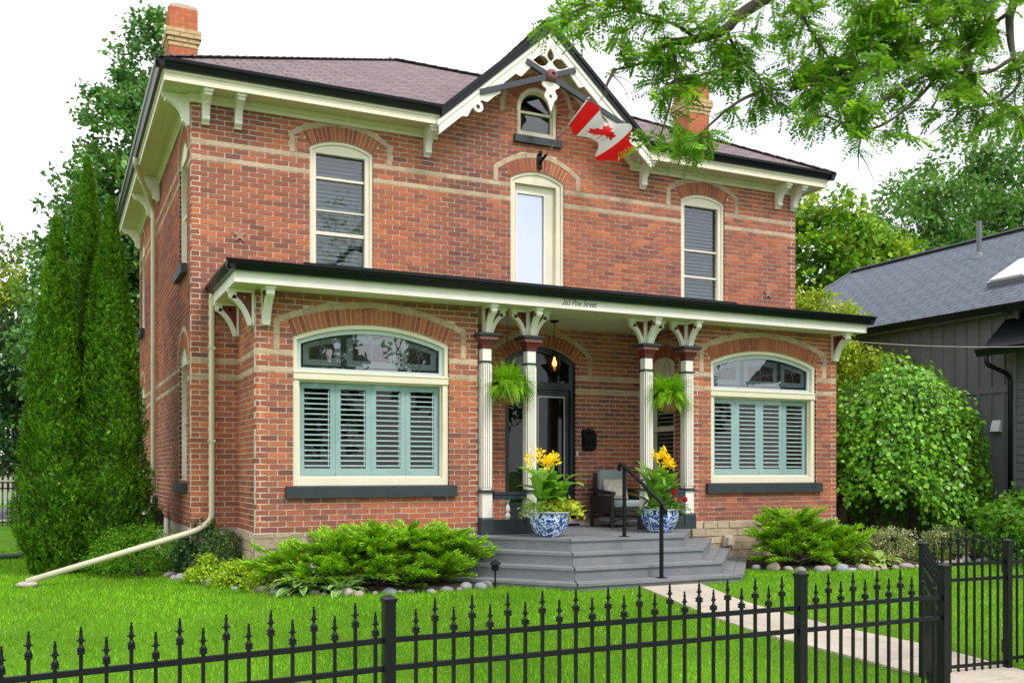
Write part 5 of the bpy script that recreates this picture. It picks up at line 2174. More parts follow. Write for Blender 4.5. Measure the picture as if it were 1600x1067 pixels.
obj('ridge_cap', mb, 'charcoal', gr_)
gutter((GXW - .30, -9, z_e - .13), (GXW - .30, ey, z_e - .13), (-1, 0, 0), parent=ga)
mb = MB()
mb.box(GXW - .30, GXW + .0, -2.2, ey - .1, z_e - .15, z_e - .13)
mb.poly([(GXW, GYB + .001, GZE), (22, GYB + .001, GZE), (RX, GYB + .001, RZ - .05)])
obj('soffit', mb, 'charcoal', ga)
mb = MB()
mb.tube([(16.9, .85, 6.1), (16.9, .85, 7.05)], .055, 12)
mb.lathe([(.2, 6.2), (.14, 6.24), (.07, 6.36)], (16.9, .85, 0), 14)
obj('roof_vent', mb, 'charcoal', gr_)
mb = MB()      # skylight
n_ = Vector((-sl, 0, 1)).normalized()
u_ = Vector((1, 0, sl)).normalized()
c0 = Vector((15.15, -1.55, z_e + (15.15 - GXW + .3) * sl))
q = [c0 + u_ * a + Vector((0, b, 0)) for a, b in ((-.55, -.4), (-.55, .4), (.55, .4), (.55, -.4))]
mb.hexa([p + n_ * .001 for p in q] + [p + n_ * .12 for p in q])
sk = obj('skylight', mb, 'steel', gr_)
mb = MB()
q = [c0 + u_ * a + Vector((0, b, 0)) for a, b in ((-.5, -.36), (-.5, .36), (.5, .36), (.5, -.36))]
mb.hexa([p + n_ * .121 for p in q] + [p + n_ * .15 for p in q])
obj('skylight_pane', mb, 'plastic_white', gr_)
mb = MB()
mb.hexa([(GXW - .13, -1.99, 2.22), (GXW - .13, -1.81, 2.22), (GXW - .023, -1.81, 2.2), (GXW - .023, -1.99, 2.2), (GXW - .06, -1.99, 2.42), (GXW - .06, -1.81, 2.42), (GXW - .023, -1.81, 2.43), (GXW - .023, -1.99, 2.43)])
obj('dryer_vent', mb, 'plastic_white', ga, label='small white dryer vent hood on the dark wall')
# lap sided wing in front
wg = thing('garage_wing', 'charcoal lap sided wing with steep dark gable at the right picture edge', 'building', (16, -4, 0))
mb = MB()
mb.box(13.93, 18.2, -6.5, -2.33, -.4, 3.9)
obj('wall', mb, 'charcoal_lap', wg)
for k in range(27):
    z = -.1 + k * .145
    for a in range(1):
        mb = MB()
        mb.hexa([(13.90, -6.5, z), (13.90, -2.34, z), (13.929, -2.34, z), (13.929, -6.5, z), (13.915, -6.5, z + .14), (13.915, -2.34, z + .14), (13.929, -2.34, z + .14), (13.929, -6.5, z + .14)])
        obj('lap_board', mb, 'charcoal_lap', wg)
mb = MB()
mb.box(13.875, 13.94, -2.345, -2.30, -.1, 3.85)
obj('corner_board', mb, 'charcoal', wg)
for sg in (-1, 1):
    e0 = Vector((16.07 + sg * 2.75, 0, 3.66))
    e1 = Vector((16.07, 0, 6.1))
    mb = MB()
    up = (e1 - e0).cross(Vector((0, 1, 0))).normalized()
    if up.z < 0:
        up = -up
    q = [Vector((p.x, yy, p.z)) for p, yy in ((e0, -7), (e0, -2.05), (e1, -2.05), (e1, -7))]
    mb.hexa([p - up * .10 for p in q] + q)
    obj('roof', mb, 'gutter_black', wg)
gutter((13.35, -7, 3.55), (13.35, -2.0, 3.55), (-1, 0, 0), parent=wg)
mb = MB()
mb.tube(smooth_path([(13.30, -2.2, 3.55), (13.30, -2.2, 3.40), (13.85, -2.25, 3.22), (13.85, -2.25, .0)]), .04, 8)
obj('downspout', mb, 'gutter_black', wg, smooth=True)
mb = MB()
ca_ = [Vector((10.9, -.2, 3.98)).lerp(Vector((13.9, -4.4, 3.55)), k / 12) + Vector((0, 0, -.12 * math.sin(math.pi * k / 12))) for k in range(13)]
mb.tube(ca_, .006, 5)
tag(obj('cable', mb, 'concrete'), 'thin pale cable strung between the house and the garage wing', 'cable')

# grey side gate between house and garage
sg_ = thing('side_gate', 'black barred side gate behind the leafy weeping tree', 'gate', (12.2, .9, 0))
for z in (1.15, .95, .1):
    mb = MB()
    mb.bar((10.95, .9, z), (13.9, .9, z), .03, .03)
    obj('rail', mb, 'iron', sg_)
for k in range(27):
    mb = MB()
    x = 10.98 + k * .112
    mb.box(x - .009, x + .009, .891, .909, -.05, 1.16)
    obj('picket', mb, 'iron', sg_)
mb = MB()
mb.box(10.9, 14.0, 3.0, 3.05, -.1, 1.5)
tag(obj('board_fence', mb, 'buff_fence'), 'pale grey board fence behind the side gate', 'fence')

# ---- far left: black fence along the side street, pale picket fence over the road
ff_ = thing('street_fence', 'black iron fence along the side street at the left', 'fence', (-5, 15.2, 0))
for z in (1.18, 1.02, .12):
    mb = MB()
    mb.bar((-14, 15.2, z), (2, 15.2, z), .03, .035)
    obj('rail', mb, 'iron', ff_)
for k in range(100):
    x = -9.0 + k * .112
    mb = MB()
    mb.box(x - .01, x + .01, 15.19, 15.21, -.02, 1.2)
    obj('picket', mb, 'iron', ff_)
pf_ = thing('picket_fence', 'pale picket fence across the side street', 'fence', (-6, 34, 0))
for k in range(60):
    x = -14 + k * .22
    mb = MB()
    mb.hexa([(x, 34, 0), (x + .12, 34, 0), (x + .12, 34.03, 0), (x, 34.03, 0), (x, 34, 1.25), (x + .12, 34, 1.25), (x + .12, 34.03, 1.25), (x, 34.03, 1.25)])
    mb.poly([(x, 34.0, 1.25), (x + .12, 34.0, 1.25), (x + .06, 34.0, 1.36)])
    obj('picket', mb, 'buff_fence', pf_)
for z in (.3, 1.0):
    mb = MB()
    mb.box(-14, -.8, 34.031, 34.07, z, z + .08)
    obj('rail', mb, 'buff_fence', pf_)

# ================================================================== plant builders
def leaf_obj(name, arrs, m, parent, label=None, kind=None):
    v, q, c = join_arrays(arrs) if isinstance(arrs, list) else arrs
    return obj(name, np_mesh(name, v, q, c), m, parent, label=label, kind=kind)

def clump_leaves(cent, rad, per, L, W, pal, flat=.7, up=.6, out=.7, jit=.14, csd=.12, w=None):
    """leaves gathered in clumps; cent (n,3), rad scalar or (n,)"""
    cent = np.asarray(cent, float)
    n = len(cent)
    rad = np.broadcast_to(np.asarray(rad, float), (n,))
    idx = np.repeat(np.arange(n), per)
    N = len(idx)
    o = unit(npr.standard_normal((N, 3))) * (npr.random((N, 1)) ** .45)
    o[:, 2] *= flat
    P = cent[idx] + o * rad[idx][:, None]
    D = unit(o * out + npr.standard_normal((N, 3)) * .7 + np.array([0, 0, -.15]))
    Nn = unit(np.array([0, 0, up]) + o * .5 + npr.standard_normal((N, 3)) * .55)
    cc = pick_cols(n, pal, csd, w)[idx]
    cc = cc * (1 + jit * npr.standard_normal((N, 1))).clip(.55, 1.6)
    Ls = L * npr.uniform(.7, 1.25, N)
    return leaf_arrays(P, D, Nn, Ls, Ls * W / L, cc)

def ellipsoid_pts(c, r, n, shell=.35):
    u = rand_dirs(n)
    t = (shell + (1 - shell) * npr.random((n, 1))) ** (1 / 2)
    return np.asarray(c) + u * t * np.asarray(r)

def limb(mb, a, b, r0, r1, n=6, bend=.12, seg=5):
    a, b = Vector(a), Vector(b)
    L = (b - a).length
    off_ = Vector((rnd.gauss(0, 1), rnd.gauss(0, 1), abs(rnd.gauss(0, .5)))) * bend * L
    pts = [a.lerp(b, k / seg) + off_ * math.sin(math.pi * k / seg) for k in range(seg + 1)]
    mb.tube(pts, [r0 + (r1 - r0) * k / seg for k in range(seg + 1)], n)
    return pts

def broad_tree(name, label, base, trunk_top, r, blobs, nclump, per, L, W, pal, crad, group=None, bark='bark', nlimb=14, multi=1, cat='tree', up=.6):
    """blobs: list of (centre, radii) relative to world"""
    t = thing(name, label, cat, base, group)
    base = Vector(base)
    vol = np.array([b[1][0] * b[1][1] * b[1][2] for b in blobs]) ** (2 / 3)
    vol /= vol.sum()
    cents = np.concatenate([ellipsoid_pts(b[0], b[1], max(2, int(nclump * f))) for b, f in zip(blobs, vol)])
    tm = MB()
    for k in range(multi):
        tp = Vector(trunk_top) + (Vector((rnd.uniform(-1, 1), rnd.uniform(-1, 1), rnd.uniform(-.5, .5))) * .8 if multi > 1 else Vector())
        b0 = base + (Vector((rnd.uniform(-.3, .3), rnd.uniform(-.3, .3), 0)) if multi > 1 else Vector())
        limb(tm, b0 - Vector((0, 0, .2)), tp, r, r * .5, 9, .03, 8)
    obj('trunk', tm, bark, t, smooth=True)
    for i in npr.choice(len(cents), min(nlimb, len(cents)), replace=False):
        e = Vector(cents[i])
        f = rnd.uniform(.35, 1.0)
        s = base.lerp(Vector(trunk_top), f)
        if s.z > e.z:
            s = base.lerp(Vector(trunk_top), max(.3, f * .6))
        lm = MB()
        pts = limb(lm, s, e, r * .42 * (1.2 - f * .5), r * .08, 6, .10, 6)
        for q in range(3):
            j = int(npr.integers(len(cents)))
            e2 = Vector(cents[j])
            if (e2 - pts[4]).length < 2.2 * crad * 3:
                limb(lm, pts[4], e2, r * .12, r * .04, 5, .1, 4)
        obj('limb', lm, bark, t, smooth=True)
    a = clump_leaves(cents, crad * npr.uniform(.7, 1.25, len(cents)), per, L, W, pal, up=up)
    leaf_obj('crown', a, 'leaf', t)
    return t

def strip_leaves(P, D, L, W, droop, cm, ce, seg=5, cup=.18, tipw=.0):
    """broad blades built as strips, three points across; edge colour may differ"""
    arr = []
    for p, d_, l_, w_, dr, c0, c1 in zip(P, D, L, W, droop, cm, ce):
        p, d_ = Vector(p), Vector(d_).normalized()
        side = d_.cross(Vector((0, 0, 1)))
        if side.length < .05:
            side = Vector((1, 0, 0))
        side.normalize()
        v, c = [], []
        pos = p.copy()
        dirv = d_.copy()
        for k in range(seg + 1):
            t = k / seg
            wd = w_ * (math.sin(math.pi * (t * .86 + .10)) ** .8) * .5 if k < seg else .002
            upv = side.cross(dirv)
            v += [pos - side * wd + upv * wd * cup, pos, pos + side * wd + upv * wd * cup]
            c += [c1, c0, c1]
            pos = pos + dirv * (l_ / seg)
            dirv = (dirv + Vector((0, 0, -dr / seg))).normalized()
        q = []
        for k in range(seg):
            b_ = 3 * k
            q += [(b_, b_ + 1, b_ + 4, b_ + 3), (b_ + 1, b_ + 2, b_ + 5, b_ + 4)]
        arr.append((np.array([tuple(x) for x in v]), np.array(q), np.array(c)))
    return join_arrays(arr)

G_MID = [(.055, .14, .018), (.075, .18, .022), (.045, .115, .018), (.10, .22, .03)]
G_DARK = [(.022, .075, .020), (.030, .095, .022), (.040, .12, .025), (.018, .06, .018)]
G_YEL = [(.20, .30, .025), (.26, .33, .03), (.14, .25, .025), (.30, .32, .035)]
G_COOL = [(.05, .135, .04), (.07, .17, .05), (.09, .20, .06), (.04, .105, .035)]

# ================================================================== cedars
def cedar(x, y, top, r0, label, n):
    t = thing('cedar_tree', label, 'tree', (x, y, 0), 'columnar cedars at the left corner of the house')
    mb = MB()
    mb.tube([(x, y, -.1), (x, y, top * .5), (x, y, top * .9)], [.09, .06, .02], 8)
    obj('trunk', mb, 'bark', t, smooth=True)
    z = top * npr.random(n * 2) ** 1.25 * .995
    f = z / top
    keep = npr.random(n * 2) < (.25 + (1 - f) ** .6)
    z = z[keep][:n]
    a = npr.uniform(0, 2 * math.pi, len(z))
    f = z / top
    bs = r0 * np.minimum(1.0, .55 + f * 3.2) * np.maximum(0, 1 - np.maximum(0, f - .12) / .88) ** .80
    lump = np.array([noise.noise(Vector((math.cos(q) * 1.6 + x * 3, math.sin(q) * 1.6 + y, h * 2.0))) + .75 * noise.noise(Vector((math.cos(q) * 4.2 + x, math.sin(q) * 4.2, h * 4.8))) for q, h in zip(a, z)])
    rr = bs * (1 + .26 * lump) * npr.uniform(.84, 1.03, len(z))
    o = np.stack([np.cos(a), np.sin(a), np.zeros_like(a)], 1)
    P = np.array([x, y, 0]) + o * rr[:, None]
    P[:, 2] = z + .02
    arrs = []
    pal = [(.075, .19, .008), (.10, .24, .010), (.145, .30, .012), (.050, .135, .008)]
    cc = pick_cols(len(z), pal, .1)
    cc *= (1 + .35 * (lump[:, None])).clip(.6, 1.5)
    D0 = unit(o * .55 + np.array([0, 0, .55]) + npr.standard_normal((len(z), 3)) * .28)
    tang = np.stack([-np.sin(a), np.cos(a), np.zeros_like(a)], 1)
    for k in range(4):                 # fan of four scale-leaf fingers per spray
        s = (k - 1.5) * .42
        D = unit(D0 + tang * s * npr.uniform(.6, 1.2, (len(z), 1)) + np.array([0, 0, .1]))
        Nn = unit(np.cross(D0, tang) + npr.standard_normal((len(z), 3)) * .4)
        L = npr.uniform(.045, .085, len(z))
        arrs.append(leaf_arrays(P - D * .02, D, Nn, L, L * .26, cc * npr.uniform(.85, 1.2, (len(z), 1)), fold=.1))
    leaf_obj('crown', arrs, 'needle', t)
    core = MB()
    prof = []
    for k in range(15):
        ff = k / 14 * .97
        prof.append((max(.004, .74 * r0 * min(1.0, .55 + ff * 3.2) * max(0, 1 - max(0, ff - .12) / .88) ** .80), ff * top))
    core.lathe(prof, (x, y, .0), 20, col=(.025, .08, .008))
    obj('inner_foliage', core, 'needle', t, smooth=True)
cedar(-1.27, 2.2, 6.35, .66, 'tallest cedar, rising between and behind the other two', 20000)
cedar(-1.70, 1.45, 5.2, .60, 'leftmost columnar cedar beside the brick house', 22000)
cedar(-.98, 1.35, 5.55, .62, 'cedar nearest the house corner, right of the other two', 22000)
# low skirt of the clump
def mound(name, label, c, r, n, L, W, pal, m='leaf', group=None, cat='shrub', rough=.25, stems=True, per=10, up=.7, upd=0.0):
    t = thing(name, label, cat, (c[0], c[1], max(c[2] - r[2], -.05)), group)
    k = max(6, n // per)
    u = rand_dirs(k)
    u[:, 2] = np.abs(u[:, 2]) * 1.0 - .12
    u = unit(u)
    lump = np.array([1 + rough * noise.noise(Vector(p) * 2.2 + Vector(c)) for p in u])[:, None]
    P = np.array(c) - np.array([0, 0, r[2] * .55]) + u * np.array([r[0], r[1], r[2] * 1.5]) * lump * npr.uniform(.72, 1.0, (k, 1))
    P[:, 2] = np.maximum(P[:, 2], gz(0, c[1]) + .03)
    a = clump_leaves(P, L * 1.6, per, L, W, pal, up=up)
    leaf_obj('foliage', a, m, t)
    if stems:
        mb = MB()
        for q in range(9):
            e = Vector(P[int(npr.integers(k))])
            limb(mb, (c[0] + rnd.uniform(-.1, .1) * r[0], c[1] + rnd.uniform(-.1, .1), gz(0, c[1]) - .03), e, .012, .004, 5, .08, 4)
        obj('stem', mb, 'bark', t, smooth=True)
    return t

def juniper(label, spine, n_br, lmin, lmax, per, top, bright=1.0):
    c = spine[len(spine) // 2]
    t = thing('juniper_shrub', label, 'shrub', (c[0], c[1], 0), 'spreading junipers by the steps')
    arrs = []
    mb = MB()
    pal = np.array([(.15, .33, .010), (.21, .42, .014), (.11, .25, .012), (.29, .48, .02)]) * bright
    for k in range(n_br):
        s = spine[rnd.randrange(len(spine))]
        a = rnd.uniform(0, 2 * math.pi)
        el = rnd.uniform(.15, 1.35)
        L = rnd.uniform(lmin, lmax) * (1.0 - .22 * el)
        d_ = Vector((math.cos(a) * 1.15, math.sin(a) * .72, math.sin(el) * 1.0)).normalized()
        p0 = Vector((s[0] + rnd.gauss(0, .10), s[1] + rnd.gauss(0, .08), s[2] + rnd.uniform(0, .12)))
        pts = []
        for q in range(9):
            f = q / 8
            pts.append(p0 + d_ * L * f + Vector((0, 0, -.22 * L * f * f + .10 * L * max(0, f - .7))))
        mb.tube(pts, [.012 * (1 - q / 9) + .002 for q in range(9)], 4, cap=False)
        m_ = per
        f = npr.uniform(.22, 1.0, m_) ** .8
        pp = np.array([tuple(p) for p in pts])
        i = np.clip((f * 8).astype(int), 0, 7)
        fr_ = (f * 8 - i)[:, None]
        P = pp[i] * (1 - fr_) + pp[i + 1] * fr_
        T = unit(pp[i + 1] - pp[i])
        side = unit(np.cross(T, [0, 0, 1.0]))
        sg = npr.choice([-1, 1], m_)[:, None]
        w = (1 - .75 * f)[:, None] * .14 * (L / .8)
        P = P + side * sg * w * npr.random((m_, 1)) + npr.standard_normal((m_, 3)) * .014 + T * npr.uniform(0, .05, (m_, 1))
        D = unit(T * 1.0 + side * sg * npr.uniform(.2, .9, (m_, 1)) + npr.standard_normal((m_, 3)) * .22 + np.array([0, 0, .22]))
        Nn = unit(np.array([0, 0, 1.0]) + npr.standard_normal((m_, 3)) * .5)
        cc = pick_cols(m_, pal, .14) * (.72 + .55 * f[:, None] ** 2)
        Ln = npr.uniform(.045, .085, m_)
        arrs.append(leaf_arrays(P, D, Nn, Ln, Ln * .24, cc, fold=.1))
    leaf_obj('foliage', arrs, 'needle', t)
    obj('stem', mb, 'bark', t, smooth=True)
juniper('wide feathery juniper under the left bay window', [(1.15, -2.0, .15), (1.5, -2.05, .28), (1.9, -2.1, .34), (2.3, -2.1, .38), (2.7, -2.05, .36), (3.05, -2.1, .28), (1.4, -2.3, .05), (2.0, -2.4, .05), (2.6, -2.4, .05)], 420, .45, .92, 190, .9)
juniper('feathery juniper with an upright tuft under the right bay window', [(8.5, -2.3, .25), (8.72, -2.3, .5), (8.72, -2.3, .4), (9.0, -2.3, .3), (9.35, -2.35, .28), (9.7, -2.4, .2), (8.6, -2.5, .05), (9.2, -2.55, .05)], 330, .42, .80, 170, .9, 1.0)

# ---- shrubs and perennials along the house
mound('yew_shrub', 'low dark yew behind the slanting downspout', (-.62, .55, .36), (.68, .48, .36), 9000, .055, .013, [(.07, .21, .010), (.10, .27, .012), (.15, .34, .015)], 'needle', rough=.35, per=14)
mound('ivy_patch', 'dark ivy climbing the corner below the downspout elbow', (.16, .05, .45), (.32, .22, .42), 1500, .055, .05, G_DARK, 'leaf_gloss', rough=.4)
mound('rose_bush', 'loose dark leaved bush against the foundation left of the bay', (.36, -.55, .40), (.34, .30, .42), 1700, .045, .028, [(.05, .13, .03), (.07, .16, .04), (.09, .14, .04)], 'leaf', rough=.5)
for i, (x, y, r, lab) in enumerate(((.16, -.72, .27, 'golden leaved shrublet nearest the left bed corner'), (.42, -1.35, .27, 'golden leaved shrublet in the middle of the left bed edge'), (.75, -1.95, .28, 'golden leaved shrublet beside the striped hosta'))):
    mound('golden_shrub', lab, (x, y, .16), (r * 1.25, r * 1.1, .20), 2200, .045, .026, [(.30, .46, .02), (.38, .50, .02), (.22, .40, .02)], 'leaf', 'golden shrublets along the left bed', rough=.3)
def hosta(x, y, n, L, label, pal_mid, edge):
    t = thing('hosta', label, 'plant', (x, y, .03), 'variegated hostas')
    P, D, LL, W, dr, cm, ce = [], [], [], [], [], [], []
    for k in range(n):
        a = rnd.uniform(0, 6.283)
        e = rnd.uniform(.25, 1.1)
        r = rnd.uniform(0, .14)
        P.append((x + r * math.cos(a), y + r * math.sin(a), gz(x, y) + .05))
        D.append((math.cos(a) * math.cos(e), math.sin(a) * math.cos(e), math.sin(e)))
        l_ = L * rnd.uniform(.7, 1.2)
        LL.append(l_)
        W.append(l_ * rnd.uniform(.28, .38))
        dr.append(rnd.uniform(.9, 1.7))
        g = rnd.uniform(.8, 1.2)
        cm.append(tuple(v * g for v in rnd.choice(pal_mid)))
        ce.append(tuple(v * g for v in edge))
    leaf_obj('foliage', strip_leaves(P, D, LL, W, dr, cm, ce), 'leaf', t)
hosta(.98, -2.45, 80, .34, 'white edged hosta at the front left of the juniper', [(.08, .25, .03), (.11, .30, .04)], (.42, .58, .22))
hosta(1.42, -2.68, 50, .28, 'small white edged hosta in front of the juniper', [(.08, .25, .03), (.11, .30, .04)], (.42, .58, .22))
hosta(9.85, -2.95, 70, .34, 'lime striped hosta beside the right juniper', [(.24, .42, .06), (.30, .48, .07)], (.50, .60, .20))
mound('euonymus', 'cream variegated euonymus between juniper and weeping tree', (10.75, -2.35, .30), (.62, .45, .33), 3600, .038, .024, [(.42, .43, .24), (.16, .24, .06), (.10, .19, .045), (.50, .50, .32)], 'leaf', 'variegated euonymus bushes', rough=.45)
mound('euonymus', 'cream variegated euonymus under the weeping tree', (11.9, -2.55, .30), (.60, .42, .33), 3400, .038, .024, [(.40, .42, .22), (.16, .24, .06), (.10, .19, .045), (.48, .48, .30)], 'leaf', 'variegated euonymus bushes', rough=.45)
mound('dwarf_spruce', 'low olive green conifer between the two euonymus', (11.15, -2.85, .14), (.38, .26, .16), 2200, .04, .010, [(.10, .16, .015), (.14, .20, .02)], 'needle', rough=.3, per=12)
def leafy_hedge():
    t = thing('hedge', 'broad leaved green hedge in front of the dark garage', 'hedge', (13.4, -3.5, 0))
    k = 900
    P = np.stack([npr.uniform(11.9, 15.2, k), -3.5 + npr.uniform(-.55, .55, k), npr.uniform(0, 1, k)], 1)
    top = 1.02 + .14 * np.sin(P[:, 0] * 3) + .08 * np.sin(P[:, 0] * 7)
    P[:, 2] = .08 + (top - .08) * npr.random(k) ** .6
    leaf_obj('foliage', clump_leaves(P, .14, 10, .095, .06, [(.10, .27, .018), (.14, .34, .022), (.07, .20, .02), (.20, .40, .03)], up=.8), 'leaf', t)
    mb = MB()
    for q in range(26):
        x = 12.0 + q * .12
        limb(mb, (x, -3.5, -.05), (x + rnd.uniform(-.2, .2), -3.5 + rnd.uniform(-.3, .3), .9), .012, .004, 5)
    obj('stem', mb, 'bark', t, smooth=True)
leafy_hedge()

# ================================================================== weeping mulberry
def weeping():
    c = Vector((12.25, -1.15, 0))
    t = thing('weeping_mulberry', 'weeping mulberry tree with large glossy leaves right of the house', 'tree', tuple(c))
    tb = Vector((10.98, -.95, -.1))
    mb = MB()
    trunk = [tb, tb + Vector((.10, 0, .8)), tb + Vector((.35, -.05, 1.6)), tb + Vector((.8, -.1, 2.3)), Vector((c.x - .1, c.y, 2.72))]
    mb.tube(trunk, [.13, .11, .10, .09, .07], 9)
    obj('trunk', mb, 'bark', t, smooth=True)
    mb = MB()
    arrs = []
    pal = [(.11, .30, .012), (.16, .40, .018), (.075, .21, .014), (.24, .48, .03)]
    n = 430
    for k in range(n):
        a = rnd.uniform(0, 2 * math.pi)
        lum = noise.noise(Vector((math.cos(a) * 1.6, math.sin(a) * 1.6, 4.0)))
        rr = 1.50 * math.sqrt(rnd.uniform(.03, 1)) * (1 + .2 * lum) * (1.12 if k % 17 == 0 else 1)
        top = 3.12 - .34 * (rr / 1.5) ** 2 - .60 * min(1.05, rr / 1.5) ** 5 + rnd.gauss(0, .13) + .25 * noise.noise(Vector((math.cos(a) * rr * 1.5, math.sin(a) * rr * 1.5, 8)))
        cx_, cy_ = c.x + rr * math.cos(a), c.y + rr * .92 * math.sin(a)
        low = (rnd.uniform(.25, 1.1) if math.cos(a) > -.35 else rnd.uniform(.9, 1.6)) if rr > .7 else rnd.uniform(.9, 2.0)
        start = Vector((c.x + .2 * math.cos(a), c.y + .2 * math.sin(a), 2.72))
        pts = []
        for q in range(13):
            f = q / 12
            if f < .35:
                g = f / .35
                p = start.lerp(Vector((cx_, cy_, top)), g) + Vector((0, 0, .22 * math.sin(math.pi * g)))
            else:
                g = (f - .35) / .65
                p = Vector((cx_ + .14 * g * math.cos(a), cy_ + .14 * g * math.sin(a), top + (low - top) * g)) + Vector((math.sin(g * 5 + k) * .04, math.cos(g * 4 + k) * .04, 0))
            pts.append(p)
        mb.tube(pts, [.010 * (1 - q / 13) + .001 for q in range(13)], 4, cap=False)
        m_ = 76
        f = npr.uniform(.12, 1, m_)
        pp = np.array([tuple(p) for p in pts])
        i = np.clip((f * 12).astype(int), 0, 11)
        P = pp[i] + (pp[i + 1] - pp[i]) * (f * 12 - i)[:, None] + npr.standard_normal((m_, 3)) * .055
        outw = np.array([math.cos(a), math.sin(a), 0.0])
        D = unit(outw * .4 + npr.standard_normal((m_, 3)) * .5 + np.array([0, 0, -.8]))
        Nn = unit(outw * .9 + np.array([0, 0, .55]) + npr.standard_normal((m_, 3)) * .4)
        L = npr.uniform(.055, .115, m_)
        arrs.append(leaf_arrays(P, D, Nn, L, L * .82, pick_cols(m_, pal, .12), fold=.12))
    leaf_obj('crown', arrs, 'leaf_gloss', t)
    obj('weeping_branch', mb, 'stem', t, smooth=True)
weeping()

# ================================================================== trees behind
def poplar():
    blobs = [((.75, 14.5, 12.2), (1.0, 1.4, 1.9)), ((.3, 14.2, 10.2), (1.5, 1.7, 2.2)), ((-.1, 14, 8.2), (1.9, 1.8, 2.0)), ((-1.0, 13.8, 6.3), (1.5, 1.6, 1.9)),
             ((.9, 14.3, 7.3), (2.0, 1.8, 2.2)), ((-1.3, 13.9, 4.4), (1.5, 1.4, 1.6)), ((.3, 14, 5.0), (1.7, 1.5, 1.5)), ((-.9, 14, 2.8), (1.4, 1.3, 1.4))]
    broad_tree('tall_tree', 'tall upright green tree behind the cedars and left chimney', (.5, 14.2, 0), (.7, 14.3, 11.5), .22, blobs, 800, 50, .17, .11, [(.075, .19, .045), (.10, .24, .05), (.13, .28, .06), (.05, .14, .035)], .42, nlimb=26, multi=4)
poplar()
broad_tree('yellow_green_tree', 'yellow green tree top at the left picture edge', (-4.4, 25, 0), (-4.2, 25, 7.5), .22,
           [((-4.2, 25, 8.4), (2.3, 2.0, 1.7)), ((-3.3, 25, 7.0), (1.9, 1.6, 1.4)), ((-6.5, 25, 8.5), (2.5, 2, 2.4))], 200, 45, .20, .13, G_YEL[:3] + [(.12, .22, .03)], .55)
broad_tree('side_street_tree', 'dark green tree beyond the side street behind the cedars', (-2.5, 20.5, 0), (-2.5, 20.5, 4), .2,
           [((-2.4, 20.5, 5.2), (2.0, 1.6, 1.9)), ((-3.9, 20.5, 4.4), (1.9, 1.6, 2.0)), ((-2.6, 20.5, 3.0), (1.8, 1.5, 1.5)), ((-6, 21, 4.5), (2.4, 2, 2.6))], 300, 46, .18, .12, G_DARK + G_COOL[:2], .5)
broad_tree('side_street_tree', 'lower green tree over the far picket fence', (-7, 37, 0), (-7, 37, 3.4), .2,
           [((-6, 37, 4.4), (4.0, 2, 2.6)), ((-1.5, 37, 3.6), (3.4, 2, 2.4)), ((-11, 37, 4.5), (4, 2, 3))], 300, 40, .26, .17, G_DARK, .7)
mound('copper_shrub', 'coppery red shrub above the far picket fence', (-4.6, 35.5, 1.2), (2.2, .7, .9), 2200, .16, .11, [(.10, .045, .03), (.08, .06, .03), (.12, .05, .035)], 'leaf')
broad_tree('maple_tree', 'dense round maple behind the right end of the house', (25.5, 15.5, 0), (25.5, 15.5, 6.5), .3,
           [((25.6, 15.5, 9.7), (3.4, 3.0, 2.9)), ((28.8, 15.5, 9.0), (2.5, 2.4, 2.6)), ((24.2, 15.5, 8.0), (2.8, 2.4, 2.6)), ((28.0, 15.5, 7.2), (3.0, 2.4, 2.0))], 520, 46, .27, .20, [(.08, .20, .014), (.12, .27, .018), (.19, .34, .02), (.05, .14, .014), (.27, .38, .025)], .62, up=1.0)
broad_tree('ash_tree', 'tall airy tree behind the garage roof at the right', (41, 20, 0), (41, 20, 10.5), .3,
           [((40.5, 20, 15.6), (3.8, 3, 3.0)), ((36.5, 20, 13.4), (2.7, 2.4, 2.6)), ((44, 20, 14.5), (4, 3, 4)), ((39.6, 20, 11.8), (3.6, 3, 2.4)), ((35.8, 20, 11.0), (2.4, 2, 1.5))], 430, 40, .34, .17, [(.085, .20, .04), (.12, .26, .055), (.065, .155, .035), (.15, .30, .07)], .75)
broad_tree('distant_tree', 'low dark trees between the maple and the tall airy tree', (36, 26, 0), (36, 26, 6.5), .3,
           [((37, 26, 9.6), (5, 3, 2.0)), ((44, 26, 10), (5, 3, 3.0)), ((31, 24, 8), (4, 3, 2.4))], 260, 34, .34, .22, G_DARK + G_MID, .8)
broad_tree('rooftop_tree', 'small treetop peeking over the right roof slope', (19.5, 24, 0), (19.5, 24, 12), .25, [((20.4, 24, 13.4), (1.7, 1.2, 1.0)), ((22.6, 24, 12.5), (1.6, 1.2, .9))], 46, 36, .24, .16, [(.16, .27, .03), (.12, .22, .03)], .45)
broad_tree('small_yellow_tree', 'small yellow green layered tree between house and garage', (12.6, 1.6, 0), (12.7, 1.5, 3.0), .06,
           [((12.9, 1.5, 4.7), (1.0, .8, .55)), ((12.4, 1.3, 4.0), (1.1, .9, .4)), ((13.4, 1.0, 3.8), (1.1, .8, .35)), ((12.9, .9, 3.2), (1.2, .9, .35)), ((13.2, .6, 2.7), (1.0, .7, .3)), ((12.4, 1.6, 5.1), (.6, .5, .35)), ((13.3, .3, 3.55), (.85, .6, .30)), ((13.55, -.1, 3.05), (.7, .5, .25)), ((13.2, -.1, 2.6), (.8, .5, .25))], 560, 18, .10, .065, [(.32, .42, .025), (.27, .39, .025), (.38, .44, .03), (.20, .33, .025)], .16, bark='bark_pale', nlimb=26, up=1.1)

